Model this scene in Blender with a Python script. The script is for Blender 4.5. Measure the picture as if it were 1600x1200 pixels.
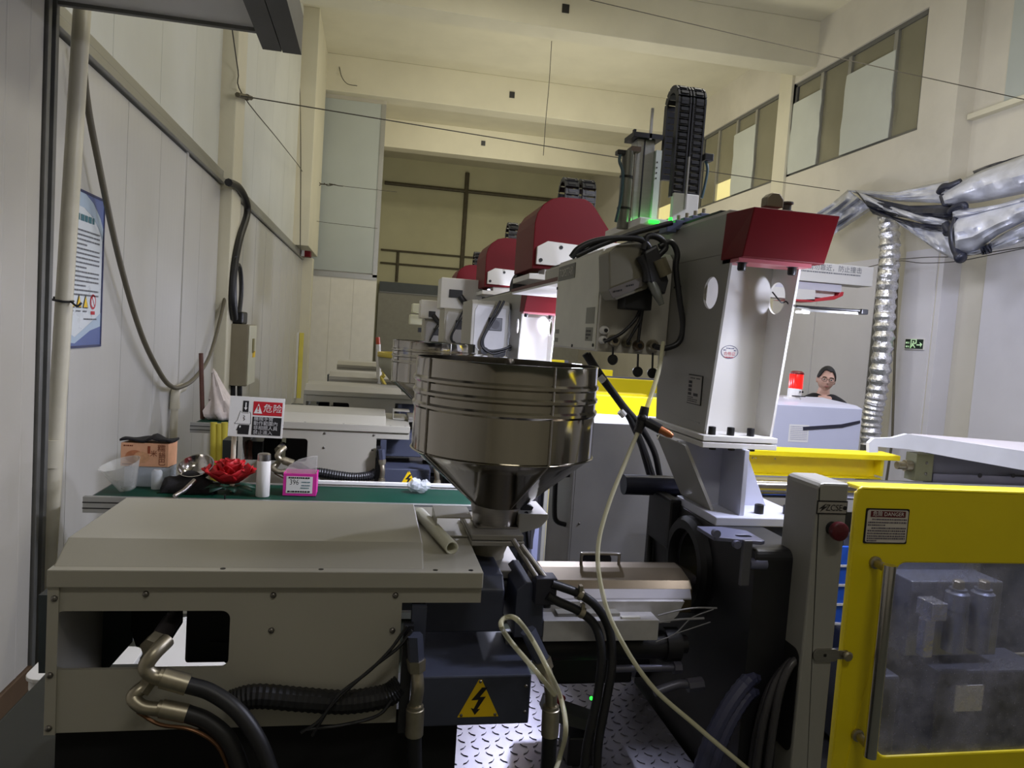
import bpy, bmesh, math, random
from mathutils import Vector, Matrix
from mathutils.geometry import tessellate_polygon
random.seed(7)
for o in list(bpy.data.objects): bpy.data.objects.remove(o)
SC = bpy.context.scene
COL = SC.collection

# ------------------------------------------------------------------ camera
FPX, EYE = 1150.0, 2.1
PSI, TH, RO = math.radians(10.85), math.radians(3.74), math.radians(3.9)
_s, _c, _st, _ct = math.sin(PSI), math.cos(PSI), math.sin(TH), math.cos(TH)
FWD = Vector((_s*_ct, _c*_ct, -_st)); _r0 = Vector((_c, -_s, 0)); _u0 = Vector((_s*_st, _c*_st, _ct))
RGT = _r0*math.cos(RO) + _u0*math.sin(RO); UPV = -_r0*math.sin(RO) + _u0*math.cos(RO)
cam = bpy.data.cameras.new('camera'); cam.sensor_width = 36; cam.lens = FPX/1600*36
camo = bpy.data.objects.new('camera', cam); COL.objects.link(camo)
mw = Matrix((RGT, UPV, -FWD)).transposed().to_4x4(); mw.translation = (0, 0, EYE)
camo.matrix_world = mw; cam.clip_start = 0.05; SC.camera = camo
def _ray(px, py): return FWD + RGT*((px-800)/FPX) - UPV*((py-600)/FPX)
def at(px, py, Y): v = _ray(px, py); return Vector((0, 0, EYE)) + v*(Y/v.y)       # point at depth Y
def atx(px, py, X): v = _ray(px, py); return Vector((0, 0, EYE)) + v*(X/v.x)      # point on the plane x = X
def atz(px, py, Z): v = _ray(px, py); return Vector((0, 0, EYE)) + v*((Z-EYE)/v.z)

# ------------------------------------------------------------------ world, lights, exposure
w = bpy.data.worlds.new('world'); SC.world = w; w.use_nodes = True
w.node_tree.nodes['Background'].inputs[0].default_value = (0.9, 0.95, 1, 1)
w.node_tree.nodes['Background'].inputs[1].default_value = 0.0
SC.view_settings.view_transform = 'Standard'; SC.view_settings.look = 'None'
SC.view_settings.gamma = 1; SC.view_settings.use_curve_mapping = False
SC.view_settings.exposure = 0.15
WARM = (1.0, 0.945, 0.79); COOL = (0.76, 0.79, 1.0); NEUT = (1.0, .97, .90)
def area(name, loc, size, power, col, tgt=None, sy=None):
    l = bpy.data.lights.new(name, 'AREA'); l.energy = power; l.color = col; l.size = size
    if sy: l.shape = 'RECTANGLE'; l.size_y = sy
    o = bpy.data.objects.new(name, l); COL.objects.link(o); o.location = loc
    if tgt: o.rotation_euler = (Vector(tgt)-Vector(loc)).to_track_quat('-Z', 'Y').to_euler()
    return o
def bulb(name, loc, power, col, r=.06):
    l = bpy.data.lights.new(name, 'POINT'); l.energy = power; l.color = col; l.shadow_soft_size = r
    o = bpy.data.objects.new(name, l); COL.objects.link(o); o.location = loc; return o
area('hall_fill', (5.0, 6.6, 8.2), 3.0, 110, WARM, (5.0, 6.6, 0), .4)  # added warm fill lights near the ceiling, kept out of view
area('hall_fill', (2.0, 12.2, 8.6), 3.0, 60, WARM, (2.0, 12.2, 0), .4)
area('hall_fill', (3.5, 15.4, 8.75), 4.0, 92, WARM, (3.5, 17.5, 0), .3)
area('hall_fill', (3.5, 21.2, 8.75), 4.0, 84, WARM, (3.5, 26.5, 2), .3)
area('ceiling_up_fill', (4.2, 10.0, 2.6), 2.4, 20, WARM, (4.2, 13.0, 9))  # added unseen lights aimed up to brighten slab and beams
area('ceiling_up_fill', (4.2, 17.0, 3.0), 2.0, 138, WARM, (4.2, 17.5, 9))
area('ceiling_up_fill', (4.2, 23.0, 3.2), 2.0, 44, WARM, (4.2, 24.0, 9))
area('ceiling_up_fill', (3.0, 4.2, 4.6), 1.6, 34, WARM, (3.6, 9.0, 8.5))
area('camera_side_fill', (.6, -1.2, 5.6), 1.6, 30, NEUT, (-.9, 2.6, 1.4), .5)  # added fill from the camera side for near wall and soffit
area('left_wall_fill', (2.7, 3.3, 5.0), 1.2, 40, NEUT, (-1.8, 3.9, 1.8), .4)  # added unseen light aimed at the near left wall
area('mould_lamp', (1.53, 2.16, 2.238), .22, 4.5, COOL, (1.53, 2.16, 0), .03)
bulb('mould_lamp', (1.57, 2.06, 2.23), 6.5, COOL, .03)
bulb('mould_lamp', (1.46, 5.17, 2.12), 23, COOL, .035)
bulb('mould_lamp', (1.5, 7.65, 2.1), 55, COOL, .06)
bulb('mould_lamp', (1.5, 9.95, 2.1), 60, COOL, .06)
bulb('mould_lamp', (1.6, 12.6, 2.1), 85, COOL, .08)
area('beam_lamp', (1.10, 4.0, 2.37), .25, 55, COOL, (.8, 4.25, 0), .06)
area('right_cool_fill', (6.4, 5.2, 4.4), 1.2, 85, COOL, (6.9, 8.6, 1.5), .3)  # added unseen cool fill for lower right wall, cabinet and white lid
area('right_cool_fill', (5.2, 8.6, 4.6), 1.2, 36, COOL, (8.7, 12.5, 2.2), .3)
area('right_cool_fill', (3.1, 2.35, 3.9), .5, 75, COOL, (2.7, 3.4, 1.2), .2)

# ------------------------------------------------------------------ materials
def s2l(c):
    return tuple((x/255/12.92 if x/255 <= .04045 else ((x/255+.055)/1.055)**2.4) for x in c)
MATS = {}
def M(name, rgb, rough=.5, metal=0.0, var=.06, scale=6, bump=0.0, bscale=60, emit=0, alpha=1, trans=0, ribs=None, stretch=None, spec=.5, dirt=0):
    if name in MATS: return MATS[name]
    m = bpy.data.materials.new(name); m.use_nodes = True; nt = m.node_tree; N, L = nt.nodes, nt.links
    b = N['Principled BSDF']; col = s2l(rgb)
    b.inputs['Roughness'].default_value = rough; b.inputs['Metallic'].default_value = metal
    b.inputs['Specular IOR Level'].default_value = spec
    tc = N.new('ShaderNodeTexCoord'); src = tc.outputs['Object']
    if stretch:
        mp = N.new('ShaderNodeMapping'); mp.inputs['Scale'].default_value = stretch; L.new(src, mp.inputs[0]); src2 = mp.outputs[0]
    else: src2 = src
    nz = N.new('ShaderNodeTexNoise'); nz.inputs['Scale'].default_value = scale; nz.inputs['Detail'].default_value = 5
    L.new(src2, nz.inputs['Vector'])
    rp = N.new('ShaderNodeValToRGB'); e = rp.color_ramp.elements
    e[0].position = .3; e[1].position = .7
    e[0].color = (*[x*(1-var) for x in col], 1); e[1].color = (*[min(1, x*(1+var)) for x in col], 1)
    L.new(nz.outputs[0], rp.inputs[0]); L.new(rp.outputs[0], b.inputs['Base Color'])
    if dirt:
        n2 = N.new('ShaderNodeTexNoise'); n2.inputs['Scale'].default_value = scale*.37; n2.inputs['Detail'].default_value = 8
        n2.inputs['Roughness'].default_value = .65; L.new(src2, n2.inputs['Vector'])
        r2 = N.new('ShaderNodeValToRGB'); r2.color_ramp.elements[0].position = .52; r2.color_ramp.elements[1].position = .75
        r2.color_ramp.elements[0].color = (1, 1, 1, 1); r2.color_ramp.elements[1].color = (1-dirt, 1-dirt, 1-dirt*1.1, 1)
        mx = N.new('ShaderNodeMix'); mx.data_type = 'RGBA'; mx.blend_type = 'MULTIPLY'; mx.inputs[0].default_value = 1
        L.new(n2.outputs[0], r2.inputs[0]); L.new(rp.outputs[0], mx.inputs[6]); L.new(r2.outputs[0], mx.inputs[7])
        L.new(mx.outputs[2], b.inputs['Base Color'])
    if metal > .5 or rough < .4:
        mr = N.new('ShaderNodeMapRange'); mr.inputs[3].default_value = max(.02, rough*.8); mr.inputs[4].default_value = min(1, rough*1.25)
        L.new(nz.outputs[0], mr.inputs[0]); L.new(mr.outputs[0], b.inputs['Roughness'])
    h = None
    if bump:
        n3 = N.new('ShaderNodeTexNoise'); n3.inputs['Scale'].default_value = bscale; n3.inputs['Detail'].default_value = 3
        L.new(src2, n3.inputs['Vector']); h = n3.outputs[0]; st, di = bump, .01
    if ribs:
        wv = N.new('ShaderNodeTexWave'); wv.bands_direction = ribs[0]; wv.inputs['Scale'].default_value = ribs[1]; wv.wave_profile = 'SIN'
        L.new(src, wv.inputs[0]); h = wv.outputs[0]; st, di = ribs[2], .01
    if h is not None:
        bp = N.new('ShaderNodeBump'); bp.inputs['Strength'].default_value = st; bp.inputs['Distance'].default_value = di
        L.new(h, bp.inputs['Height']); L.new(bp.outputs[0], b.inputs['Normal'])
    if emit:
        b.inputs['Emission Color'].default_value = (*col, 1); b.inputs['Emission Strength'].default_value = emit
    if trans: b.inputs['Transmission Weight'].default_value = trans; b.inputs['IOR'].default_value = 1.3
    if alpha < 1: b.inputs['Alpha'].default_value = alpha
    MATS[name] = m; return m
cream = M('cream_plaster', (214, 209, 186), .75, var=.04, scale=1.2, bump=.12, bscale=30, dirt=.08)
cream2 = M('cream_wall_plaster', (208, 203, 188), .8, var=.05, scale=1.0, bump=.1, bscale=30, dirt=.14)
panelw = M('white_wall_panel', (198, 196, 190), .30, var=.03, scale=2, ribs=('Y', 3.4, .035), dirt=.06)
paneln = M('near_wall_panel', (186, 182, 172), .4, var=.03, scale=2, dirt=.05)
panelg = M('upper_wall_panel', (210, 212, 206), .4, var=.03, scale=1.5, ribs=('Y', 2.2, .03), dirt=.05)
panelx = M('grey_partition_panel', (178, 184, 178), .45, var=.03, scale=1.2)
panelr = M('pale_wall_sheet', (218, 216, 219), .5, var=.04, scale=1.2, dirt=.08)
alum = M('aluminium', (176, 176, 172), .35, .75, var=.06, scale=12, stretch=(1, 20, 20))
alum_d = M('dull_aluminium', (120, 120, 116), .5, .6, var=.08, scale=9)
floor_m = M('green_grey_floor', (74, 78, 68), .42, var=.12, scale=2.5, dirt=.25, bump=.05)
brown = M('brown_baseboard', (92, 72, 52), .6, var=.08)
pvc = M('white_pvc', (206, 200, 178), .4, var=.05, dirt=.15)
grey = M('machine_grey_paint', (168, 164, 150), .42, var=.03, scale=3, bump=.02, bscale=200, dirt=.06)
greyd = M('post_grey_paint', (150, 148, 140), .4, var=.03, scale=3, dirt=.06)
white = M('robot_white_paint', (224, 222, 216), .5, var=.02, scale=3, dirt=.04)
navy = M('dark_blue_motor_paint', (62, 66, 82), .5, var=.1, scale=10, dirt=.3)
black = M('black_steel', (26, 26, 30), .5, var=.15, scale=10, dirt=.2)
rubber = M('black_rubber', (30, 30, 32), .45, var=.1, scale=20)
blackp = M('black_plastic', (22, 22, 24), .4, var=.1)
steel = M('polished_stainless', (166, 161, 150), .12, 1.0, var=.08, scale=3, bump=.07, bscale=3.5, stretch=(2.2, 2.2, .35))
steelb = M('brushed_steel', (176, 172, 168), .3, 1.0, var=.08, scale=14, stretch=(1, 1, 12), bump=.03)
bolt = M('bolt_steel', (130, 126, 120), .35, .9, var=.15, scale=30)
zinc = M('zinc_fitting', (168, 160, 140), .38, .85, var=.1, scale=30, dirt=.2)
yellow = M('yellow_paint', (240, 218, 20), .38, var=.03, scale=4, dirt=.06)
red = M('red_paint', (104, 13, 22), .5, var=.04, scale=4, spec=.2)
belt = M('green_belt', (14, 58, 44), .5, var=.1, scale=6, spec=.12)
chrome = M('chrome', (205, 200, 195), .16, 1.0, var=.03)
goldhose = M('yellowed_clear_tube', (226, 222, 188), .15, var=.04, alpha=.62)
clearp = M('clear_plastic', (226, 230, 232), .2, var=.03, alpha=.42)
filmp = M('frosted_plastic', (206, 206, 200), .3, var=.05, alpha=.34, bump=.3, bscale=25)
bagm = M('white_plastic_bag', (210, 198, 190), .45, var=.08, scale=12, bump=.5, bscale=30)
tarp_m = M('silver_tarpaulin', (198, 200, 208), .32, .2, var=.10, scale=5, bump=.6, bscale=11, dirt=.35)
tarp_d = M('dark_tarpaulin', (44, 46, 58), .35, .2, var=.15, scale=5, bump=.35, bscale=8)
foil = M('crumpled_foil', (222, 222, 226), .28, .85, var=.15, scale=30, bump=1.0, bscale=24)
ink = M('black_ink', (22, 20, 22), .6, var=.02)
inkg = M('grey_ink', (110, 112, 118), .6, var=.02)
paper = M('white_paper', (226, 224, 218), .6, var=.02)
redink = M('red_ink', (188, 28, 42), .5, var=.03)
yelink = M('yellow_sign_print', (240, 200, 20), .4, var=.03)
peach = M('peach_cardboard', (226, 170, 132), .6, var=.08, scale=18)
brownink = M('brown_print', (120, 52, 24), .6, var=.05)
tanink = M('tan_print', (190, 120, 80), .6, var=.15, scale=40)
pink = M('magenta_card', (208, 50, 150), .45, var=.05)
clothb = M('black_cloth', (28, 27, 30), .9, var=.2, scale=20, bump=.4, bscale=40)
petal_m = M('red_petal', (190, 18, 30), .55, var=.15, scale=12)
leaf_m = M('dark_leaf', (18, 58, 44), .5, var=.2, scale=15)
skin = M('skin', (222, 178, 156), .55, var=.06, scale=20)
hairm = M('black_hair', (20, 18, 18), .7, var=.2, scale=60, bump=.5, bscale=120)
shirt = M('black_shirt', (20, 20, 24), .85, var=.1, scale=20)
trous = M('dark_trousers', (40, 42, 52), .85, var=.1)
lipm = M('lips', (168, 104, 96), .5)
glass_m = M('frosted_window_glass', (150, 146, 122), .12, var=.06, scale=1.5, trans=.25)
litglass = M('lit_window_glass', (226, 214, 150), .2, var=.08, scale=2, emit=.55)
board = M('white_window_board', (196, 200, 190), .55, var=.03, scale=2, dirt=.05)
ledm = M('led_white', (235, 240, 255), .4, emit=14)
greenled = M('led_green', (40, 255, 60), .4, emit=2.5)
redglow = M('red_beacon_lens', (255, 30, 24), .2, emit=.9, var=.1)
reddark = M('red_beacon_cap', (110, 20, 22), .35)
greensign = M('exit_sign_green', (14, 40, 26), .4, var=.05)
greenink = M('exit_sign_print', (205, 240, 190), .4, emit=.2)
bluep = M('blue_paint', (40, 92, 200), .4, var=.06)
lav = M('pale_cabinet_paint', (196, 198, 214), .4, var=.02)
moldm = M('mould_steel', (130, 134, 150), .3, .6, var=.12, scale=12, dirt=.2)
copper = M('copper_nozzle', (190, 120, 80), .35, .8, var=.1)
stickm = M('brown_stick', (84, 50, 36), .7, var=.2, scale=12)
blueprint = M('poster_blue', (92, 108, 160), .3, var=.05)
poster_w = M('poster_white', (220, 226, 230), .28, var=.03)
poster_l = M('poster_pale_blue', (176, 194, 212), .3, var=.05)
irond = M('dark_steel_pipe', (92, 86, 68), .6, .3, var=.15)
def gate_glass():
    m = bpy.data.materials.new('dusty_polycarbonate'); m.use_nodes = True; nt = m.node_tree; N, L = nt.nodes, nt.links
    b = N['Principled BSDF']; b.inputs['Base Color'].default_value = (.55, .55, .66, 1); b.inputs['Roughness'].default_value = .35
    tr = N.new('ShaderNodeBsdfTransparent'); tr.inputs[0].default_value = (.86, .87, .92, 1)
    mx = N.new('ShaderNodeMixShader'); tc = N.new('ShaderNodeTexCoord')
    n1 = N.new('ShaderNodeTexNoise'); n1.inputs['Scale'].default_value = 7; n1.inputs['Detail'].default_value = 9; n1.inputs['Roughness'].default_value = .7
    v = N.new('ShaderNodeTexVoronoi'); v.inputs['Scale'].default_value = 95
    r1 = N.new('ShaderNodeMapRange'); r1.inputs[1].default_value = .4; r1.inputs[2].default_value = .75; r1.inputs[3].default_value = .10; r1.inputs[4].default_value = .48
    r2 = N.new('ShaderNodeMapRange'); r2.inputs[1].default_value = .12; r2.inputs[2].default_value = .05; r2.inputs[3].default_value = 0; r2.inputs[4].default_value = .5
    ad = N.new('ShaderNodeMath'); ad.use_clamp = True
    L.new(tc.outputs['Object'], n1.inputs['Vector']); L.new(tc.outputs['Object'], v.inputs['Vector'])
    L.new(n1.outputs[0], r1.inputs[0]); L.new(v.outputs['Distance'], r2.inputs[0])
    L.new(r1.outputs[0], ad.inputs[0]); L.new(r2.outputs[0], ad.inputs[1]); L.new(ad.outputs[0], mx.inputs[0])
    L.new(tr.outputs[0], mx.inputs[1]); L.new(b.outputs[0], mx.inputs[2]); L.new(mx.outputs[0], N['Material Output'].inputs[0])
    return m
gglass = gate_glass()
def checker_plate():
    m = M('checker_plate', (150, 148, 160), .35, .8, var=.1, scale=8, dirt=.3); return m
checker = checker_plate()

# ------------------------------------------------------------------ mesh helpers
def catmull(pts, n=6):
    P = [Vector(p) for p in pts]; out = []
    for i in range(len(P)-1):
        p0 = P[i-1] if i else P[0]*2-P[1]; p1, p2 = P[i], P[i+1]; p3 = P[i+2] if i+2 < len(P) else P[-1]*2-P[-2]
        for k in range(n):
            t = k/n
            out.append(.5*((2*p1)+(p2-p0)*t+(2*p0-5*p1+4*p2-p3)*t*t+(3*p1-p0-3*p2+p3)*t**3))
    out.append(P[-1]); return out
def rrect(a0, a1, b0, b1, r, n=5):
    out = []
    for cx, cy, s in ((a1-r, b1-r, 0), (a0+r, b1-r, 90), (a0+r, b0+r, 180), (a1-r, b0+r, 270)):
        for k in range(n+1):
            a = math.radians(s+90*k/n); out.append((cx+r*math.cos(a), cy+r*math.sin(a)))
    return out
def circ(a, b, r, n=20, rb=None):
    return [(a+r*math.cos(2*math.pi*k/n), b+(rb or r)*math.sin(2*math.pi*k/n)) for k in range(n)]
class MB:
    def __init__(s): s.v = []; s.f = []
    def add(s, v, f):
        o = len(s.v); s.v += [Vector(p) for p in v]; s.f += [tuple(i+o for i in q) for q in f]; return s
    def box(s, x0, x1, y0, y1, z0, z1):
        return s.add([(x, y, z) for x in (x0, x1) for y in (y0, y1) for z in (z0, z1)],
                     [(0, 1, 3, 2), (4, 6, 7, 5), (0, 4, 5, 1), (2, 3, 7, 6), (0, 2, 6, 4), (1, 5, 7, 3)])
    def prism(s, loops, plane, a, b):
        if not isinstance(loops[0][0], (tuple, list)): loops = [loops]
        mp = {'xz': lambda p, d: (p[0], d, p[1]), 'yz': lambda p, d: (d, p[0], p[1]), 'xy': lambda p, d: (p[0], p[1], d)}[plane]
        flat = [p for l in loops for p in l]; n = len(flat)
        tris = tessellate_polygon([[Vector((p[0], p[1], 0)) for p in l] for l in loops]) if len(flat) > 4 or len(loops) > 1 else [tuple(range(4))] if n == 4 else [(0, 1, 2)]
        v = [mp(p, a) for p in flat]+[mp(p, b) for p in flat]
        f = [tuple(t) for t in tris]+[tuple(i+n for i in reversed(t)) for t in tris]; k = 0
        for l in loops:
            m = len(l)
            for i in range(m): f.append((k+i, k+(i+1) % m, k+(i+1) % m+n, k+i+n))
            k += m
        return s.add(v, f)
    def hexa(s, p):      # eight corners: four of one face, then the four opposite ones
        return s.add(p, [(0, 1, 2, 3), (7, 6, 5, 4), (0, 4, 5, 1), (1, 5, 6, 2), (2, 6, 7, 3), (3, 7, 4, 0)])
    def tube(s, pts, r, seg=10, caps=True):
        P = [Vector(p) for p in pts]; n = len(P); R = r if isinstance(r, (list, tuple)) else [r]*n
        T = [(P[min(i+1, n-1)]-P[max(i-1, 0)]).normalized() for i in range(n)]
        u = T[0].orthogonal().normalized(); v = []; f = []
        for i in range(n):
            u = (u-T[i]*u.dot(T[i])).normalized(); w_ = T[i].cross(u)
            for k in range(seg):
                a = 2*math.pi*k/seg; v.append(P[i]+(u*math.cos(a)+w_*math.sin(a))*R[i])
        for i in range(n-1):
            for k in range(seg): f.append((i*seg+k, i*seg+(k+1) % seg, (i+1)*seg+(k+1) % seg, (i+1)*seg+k))
        if caps: f.append(tuple(range(seg))); f.append(tuple(range((n-1)*seg, n*seg)))
        return s.add(v, f)
    def lathe(s, prof, c, seg=32, axis='z', cap=True):
        c = Vector(c); v = []; f = []; n = len(prof)
        for r, h in prof:
            for k in range(seg):
                a = 2*math.pi*k/seg; x, y = r*math.cos(a), r*math.sin(a)
                v.append(c+Vector({'z': (x, y, h), 'y': (x, h, y), 'x': (h, x, y)}[axis]))
        for i in range(n-1):
            for k in range(seg): f.append((i*seg+k, i*seg+(k+1) % seg, (i+1)*seg+(k+1) % seg, (i+1)*seg+k))
        if cap:
            if prof[0][0] > 1e-5: f.append(tuple(range(seg)))
            if prof[-1][0] > 1e-5: f.append(tuple(range((n-1)*seg, n*seg)))
        return s.add(v, f)
    def ball(s, c, r, seg=14, rings=9):
        rx, ry, rz = (r, r, r) if isinstance(r, (int, float)) else r; c = Vector(c); v = []; f = []
        for i in range(rings+1):
            t = math.pi*i/rings
            for k in range(seg):
                a = 2*math.pi*k/seg; v.append(c+Vector((rx*math.sin(t)*math.cos(a), ry*math.sin(t)*math.sin(a), rz*math.cos(t))))
        for i in range(rings):
            for k in range(seg): f.append((i*seg+k, i*seg+(k+1) % seg, (i+1)*seg+(k+1) % seg, (i+1)*seg+k))
        return s.add(v, f)
    def grid(s, rows):
        n = len(rows[0]); v = [p for r in rows for p in r]
        return s.add(v, [(i*n+k, i*n+k+1, (i+1)*n+k+1, (i+1)*n+k) for i in range(len(rows)-1) for k in range(n-1)])
    def xf(s, mat, start=0):
        for i in range(start, len(s.v)): s.v[i] = mat @ s.v[i]
        return s
    def build(s, name, mat, parent=None, sm=None, bev=0, solid=0, label=None, kind=None, keep=False):
        top = parent
        while top is not None and top.parent is not None: top = top.parent
        if parent is None:
            xs = [p.x for p in s.v]; ys = [p.y for p in s.v]
            off = Vector(((min(xs)+max(xs))/2, (min(ys)+max(ys))/2, min(p.z for p in s.v)))
        else: off = top.location.copy()
        me = bpy.data.meshes.new(name); bm = bmesh.new()
        vs = [bm.verts.new(p-off) for p in s.v]
        for q in s.f:
            try: bm.faces.new([vs[i] for i in q])
            except ValueError: pass
        bmesh.ops.remove_doubles(bm, verts=bm.verts, dist=1e-6)
        if not keep: bmesh.ops.recalc_face_normals(bm, faces=bm.faces)
        bm.to_mesh(me); bm.free(); me.materials.append(mat)
        if sm:
            me.shade_smooth()
            me.set_sharp_from_angle(angle=math.radians(sm))
        o = bpy.data.objects.new(name, me); COL.objects.link(o)
        if parent is None: o.location = off
        else: o.parent = parent
        if bev:
            b = o.modifiers.new('bevel', 'BEVEL'); b.width = bev; b.segments = 2; b.limit_method = 'ANGLE'; b.angle_limit = math.radians(40)
        if solid:
            b = o.modifiers.new('solid', 'SOLIDIFY'); b.thickness = solid; b.offset = 0
        if label: o['label'] = label
        if kind: o['kind'] = kind
        return o
def box(*a): return MB().box(*a)
def thing(name, label, cat, loc, group=None):
    o = bpy.data.objects.new(name, None); COL.objects.link(o); o.location = loc; o.empty_display_size = .1
    o['label'] = label; o['category'] = cat
    if group: o['group'] = group
    return o
def tag(o, label, cat, group=None, kind=None):
    o['label'] = label; o['category'] = cat
    if group: o['group'] = group
    if kind: o['kind'] = kind
    return o
def struct(o): o['kind'] = 'structure'; return o
KIDS = None
def dup(root, delta, label=None, skip=()):
    global KIDS
    kids = {}
    for o in COL.objects:
        if o.parent: kids.setdefault(o.parent.name, []).append(o)
    def rec(o, par):
        c = o.copy(); COL.objects.link(c)
        if par: c.parent = par
        for k in kids.get(o.name, []):
            if k.name.split('.')[0] not in skip: rec(k, c)
        return c
    r = rec(root, None); r.location = root.location+Vector(delta)
    if label: r['label'] = label
    return r
def glyphs(text, size, origin, right, up, mat, parent, name='lettering', align='CENTER', line=1.0, squeeze=1.0, depth=.0012):
    cu = bpy.data.curves.new('t', 'FONT'); cu.body = text; cu.size = size; cu.align_x = align; cu.align_y = 'CENTER'
    cu.space_line = line; cu.resolution_u = 2
    t = bpy.data.objects.new('t', cu); COL.objects.link(t)
    dg = bpy.context.evaluated_depsgraph_get(); dg.update()
    me = bpy.data.meshes.new_from_object(t.evaluated_get(dg)); bpy.data.objects.remove(t); bpy.data.curves.remove(cu)
    R, U = Vector(right).normalized(), Vector(up).normalized(); Nn = R.cross(U)
    b = MB(); O = Vector(origin)+Nn*depth
    b.add([O+R*(v.co.x*squeeze)+U*v.co.y for v in me.vertices], [tuple(p.vertices) for p in me.polygons])
    bpy.data.meshes.remove(me)
    return b.build(name, mat, parent, keep=True)
def flat(pts, mat, parent, name, origin, right, up, depth=.001, thick=.0006):
    R, U = Vector(right).normalized(), Vector(up).normalized(); Nn = R.cross(U); O = Vector(origin)
    n = len(pts); tr = tessellate_polygon([[Vector((p[0], p[1], 0)) for p in pts]])
    lo = [O+R*p[0]+U*p[1]+Nn*(depth-thick) for p in pts]; hi = [O+R*p[0]+U*p[1]+Nn*depth for p in pts]
    b = MB(); b.add(lo+hi, [tuple(t) for t in tr]+[tuple(i+n for i in t) for t in tr]+[(i, (i+1) % n, (i+1) % n+n, i+n) for i in range(n)])
    return b.build(name, mat, parent)
def textlines(rows, mat, parent, origin, right, up, h, depth=.0012, name='fine_print'):
    # illegible print: broken dashes, rows = (u0, u1, v)
    R, U = Vector(right).normalized(), Vector(up).normalized(); Nn = R.cross(U); O = Vector(origin); b = MB(); rnd = random.Random(len(rows))
    for u0, u1, v in rows:
        u = u0
        while u < u1:
            wd = min(h*rnd.uniform(.6, 1.6), u1-u)
            q = [(u, v-h/2), (u+wd, v-h/2), (u+wd, v+h/2), (u, v+h/2)]
            b.add([O+R*a+U*c+Nn*depth for a, c in q], [(0, 1, 2, 3)]); u += wd+h*rnd.uniform(.25, .5)
    return b.build(name, mat, parent, keep=True)
X_, Y_, Z_ = Vector((1, 0, 0)), Vector((0, 1, 0)), Vector((0, 0, 1))
def screw_y(c, r, parent, mat=bolt, name='screw'):     # dome head facing -y
    return MB().lathe([(r, 0), (r*.95, -r*.35), (r*.6, -r*.75), (r*.25, -r*.8), (r*.2, -r*.6), (0.0001, -r*.6)], c, 10, 'y').build(name, mat, parent, sm=50)
def socket_bolt(x, y, z, r, h, parent, name='bolt', mat=blackp):
    return MB().lathe([(r*.5, h*.55), (r*.55, h), (r*.9, h), (r, h*.9), (r, 0)], (x, y, z), 12).build(name, mat, parent, sm=40)

# ================================================================== SETTING
struct(box(-3.2, 9.4, -3, 31.2, -.1, 0).build('floor', floor_m))
struct(box(-3.2, 9.4, -3, 31.2, 9.0, 9.2).build('ceiling', cream))
struct(box(-3.2, 9.4, -3.1, -3, 0, 9).build('wall_front', cream2))
struct(box(0.0, 9.4, 31, 31.15, 0, 9).build('wall_back', M('olive_cream_plaster', (198, 194, 158), .8, var=.05, scale=.8, dirt=.1)))
struct(box(-.15, 0.0, 20.4, 31.1, 0, 9).build('wall_left_end', cream2))
# ceiling beams with the small square sockets in their near faces
for i, y0 in enumerate((8.6, 14.3, 19.97, 25.3)):
    b = struct(box(-1.9, 9.3, y0, y0+.58, 8.07, 9.0).build('trim_%d' % (i+1), cream, bev=.015))
    if i: box(3.22, 3.36, y0-.02, y0+.05, 8.38+.08*(i > 1), 8.54+.08*(i > 1)).build('socket_box', blackp, b)
# ---- left wall: near sandwich panel section, then the long recessed section
wl = box(-1.86, -1.77, -3, 4.36, 0, 4.0).build('wall_left', cream2); struct(wl)
y = 4.30
for k in range(6):
    y0 = y-.98; m = MB().box(-1.775, -1.752, y0+.004, y-.004, .13, 3.69)
    for j in range(0, 4): m.prism([(-1.753, y0+.24*j+.10), (-1.750, y0+.24*j+.112), (-1.750, y0+.24*j+.118), (-1.753, y0+.24*j+.13)], 'xy', .13, 3.69)
    m.build('wall_panel', paneln, wl); y = y0
struct(box(-1.765, -1.735, -3, 4.32, 0, .125).build('baseboard_left', brown, bev=.004))
t = struct(MB().box(-1.80, -1.735, 4.31, 4.35, 0, 4).box(-1.80, -1.755, 4.35, 4.39, 0, 4).box(-1.85, -1.73, 4.39, 4.43, 0, 4).build('trim_5', alum_d, bev=.003))
wf = struct(box(-2.05, -1.9, 4.3, 20.4, 0, 9).build('wall_left_far', cream2))
yj = [4.42, 5.0, 5.95, 6.8, 7.66, 8.3, 9.22]
for a, b in zip(yj, yj[1:]): box(-1.9, -1.85, a+.004, b-.004, .1, 3.62).build('wall_panel', panelw, wf)
yj = [9.84]+[9.84+1.04*k for k in range(1, 10)]+[20.2]
for a, b in zip(yj, yj[1:]): box(-1.9, -1.85, a+.004, b-.004, .1, 3.62).build('wall_panel', panelw, wf)
for i in range(len(yj)):
    box(-1.852, -1.843, yj[i]-.02, yj[i]+.01, .1, 3.62).build('joint_strip', panelw, wf)
box(-1.855, -1.838, 7.63, 7.69, .1, 3.66).build('joint_strip', panelw, wf)
yj = [4.42, 5.7, 6.85, 8.0, 9.2]
for a, b in zip(yj, yj[1:]): box(-1.93, -1.885, a+.004, b-.004, 3.8, 8.9).build('upper_panel', panelg, wf)
yj = [9.86, 11.6, 13.4, 15.2, 17.2]
for a, b in zip(yj, yj[1:]): box(-1.93, -1.885, a+.004, b-.004, 3.8, 8.9).build('upper_panel', panelg, wf)
struct(MB().box(-1.9, -1.80, 4.4, 20.2, 3.64, 3.70).box(-1.9, -1.825, 4.4, 20.2, 3.72, 3.79).build('trim_6', alum, bev=.004))
struct(box(-1.95, -1.72, 9.25, 9.82, 0, 9).build('trim_7', cream, bev=.01))           # plastered column
struct(box(-1.95, -1.55, 17.3, 20.0, 3.8, 9).build('trim_8', cream, bev=.01))
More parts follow.
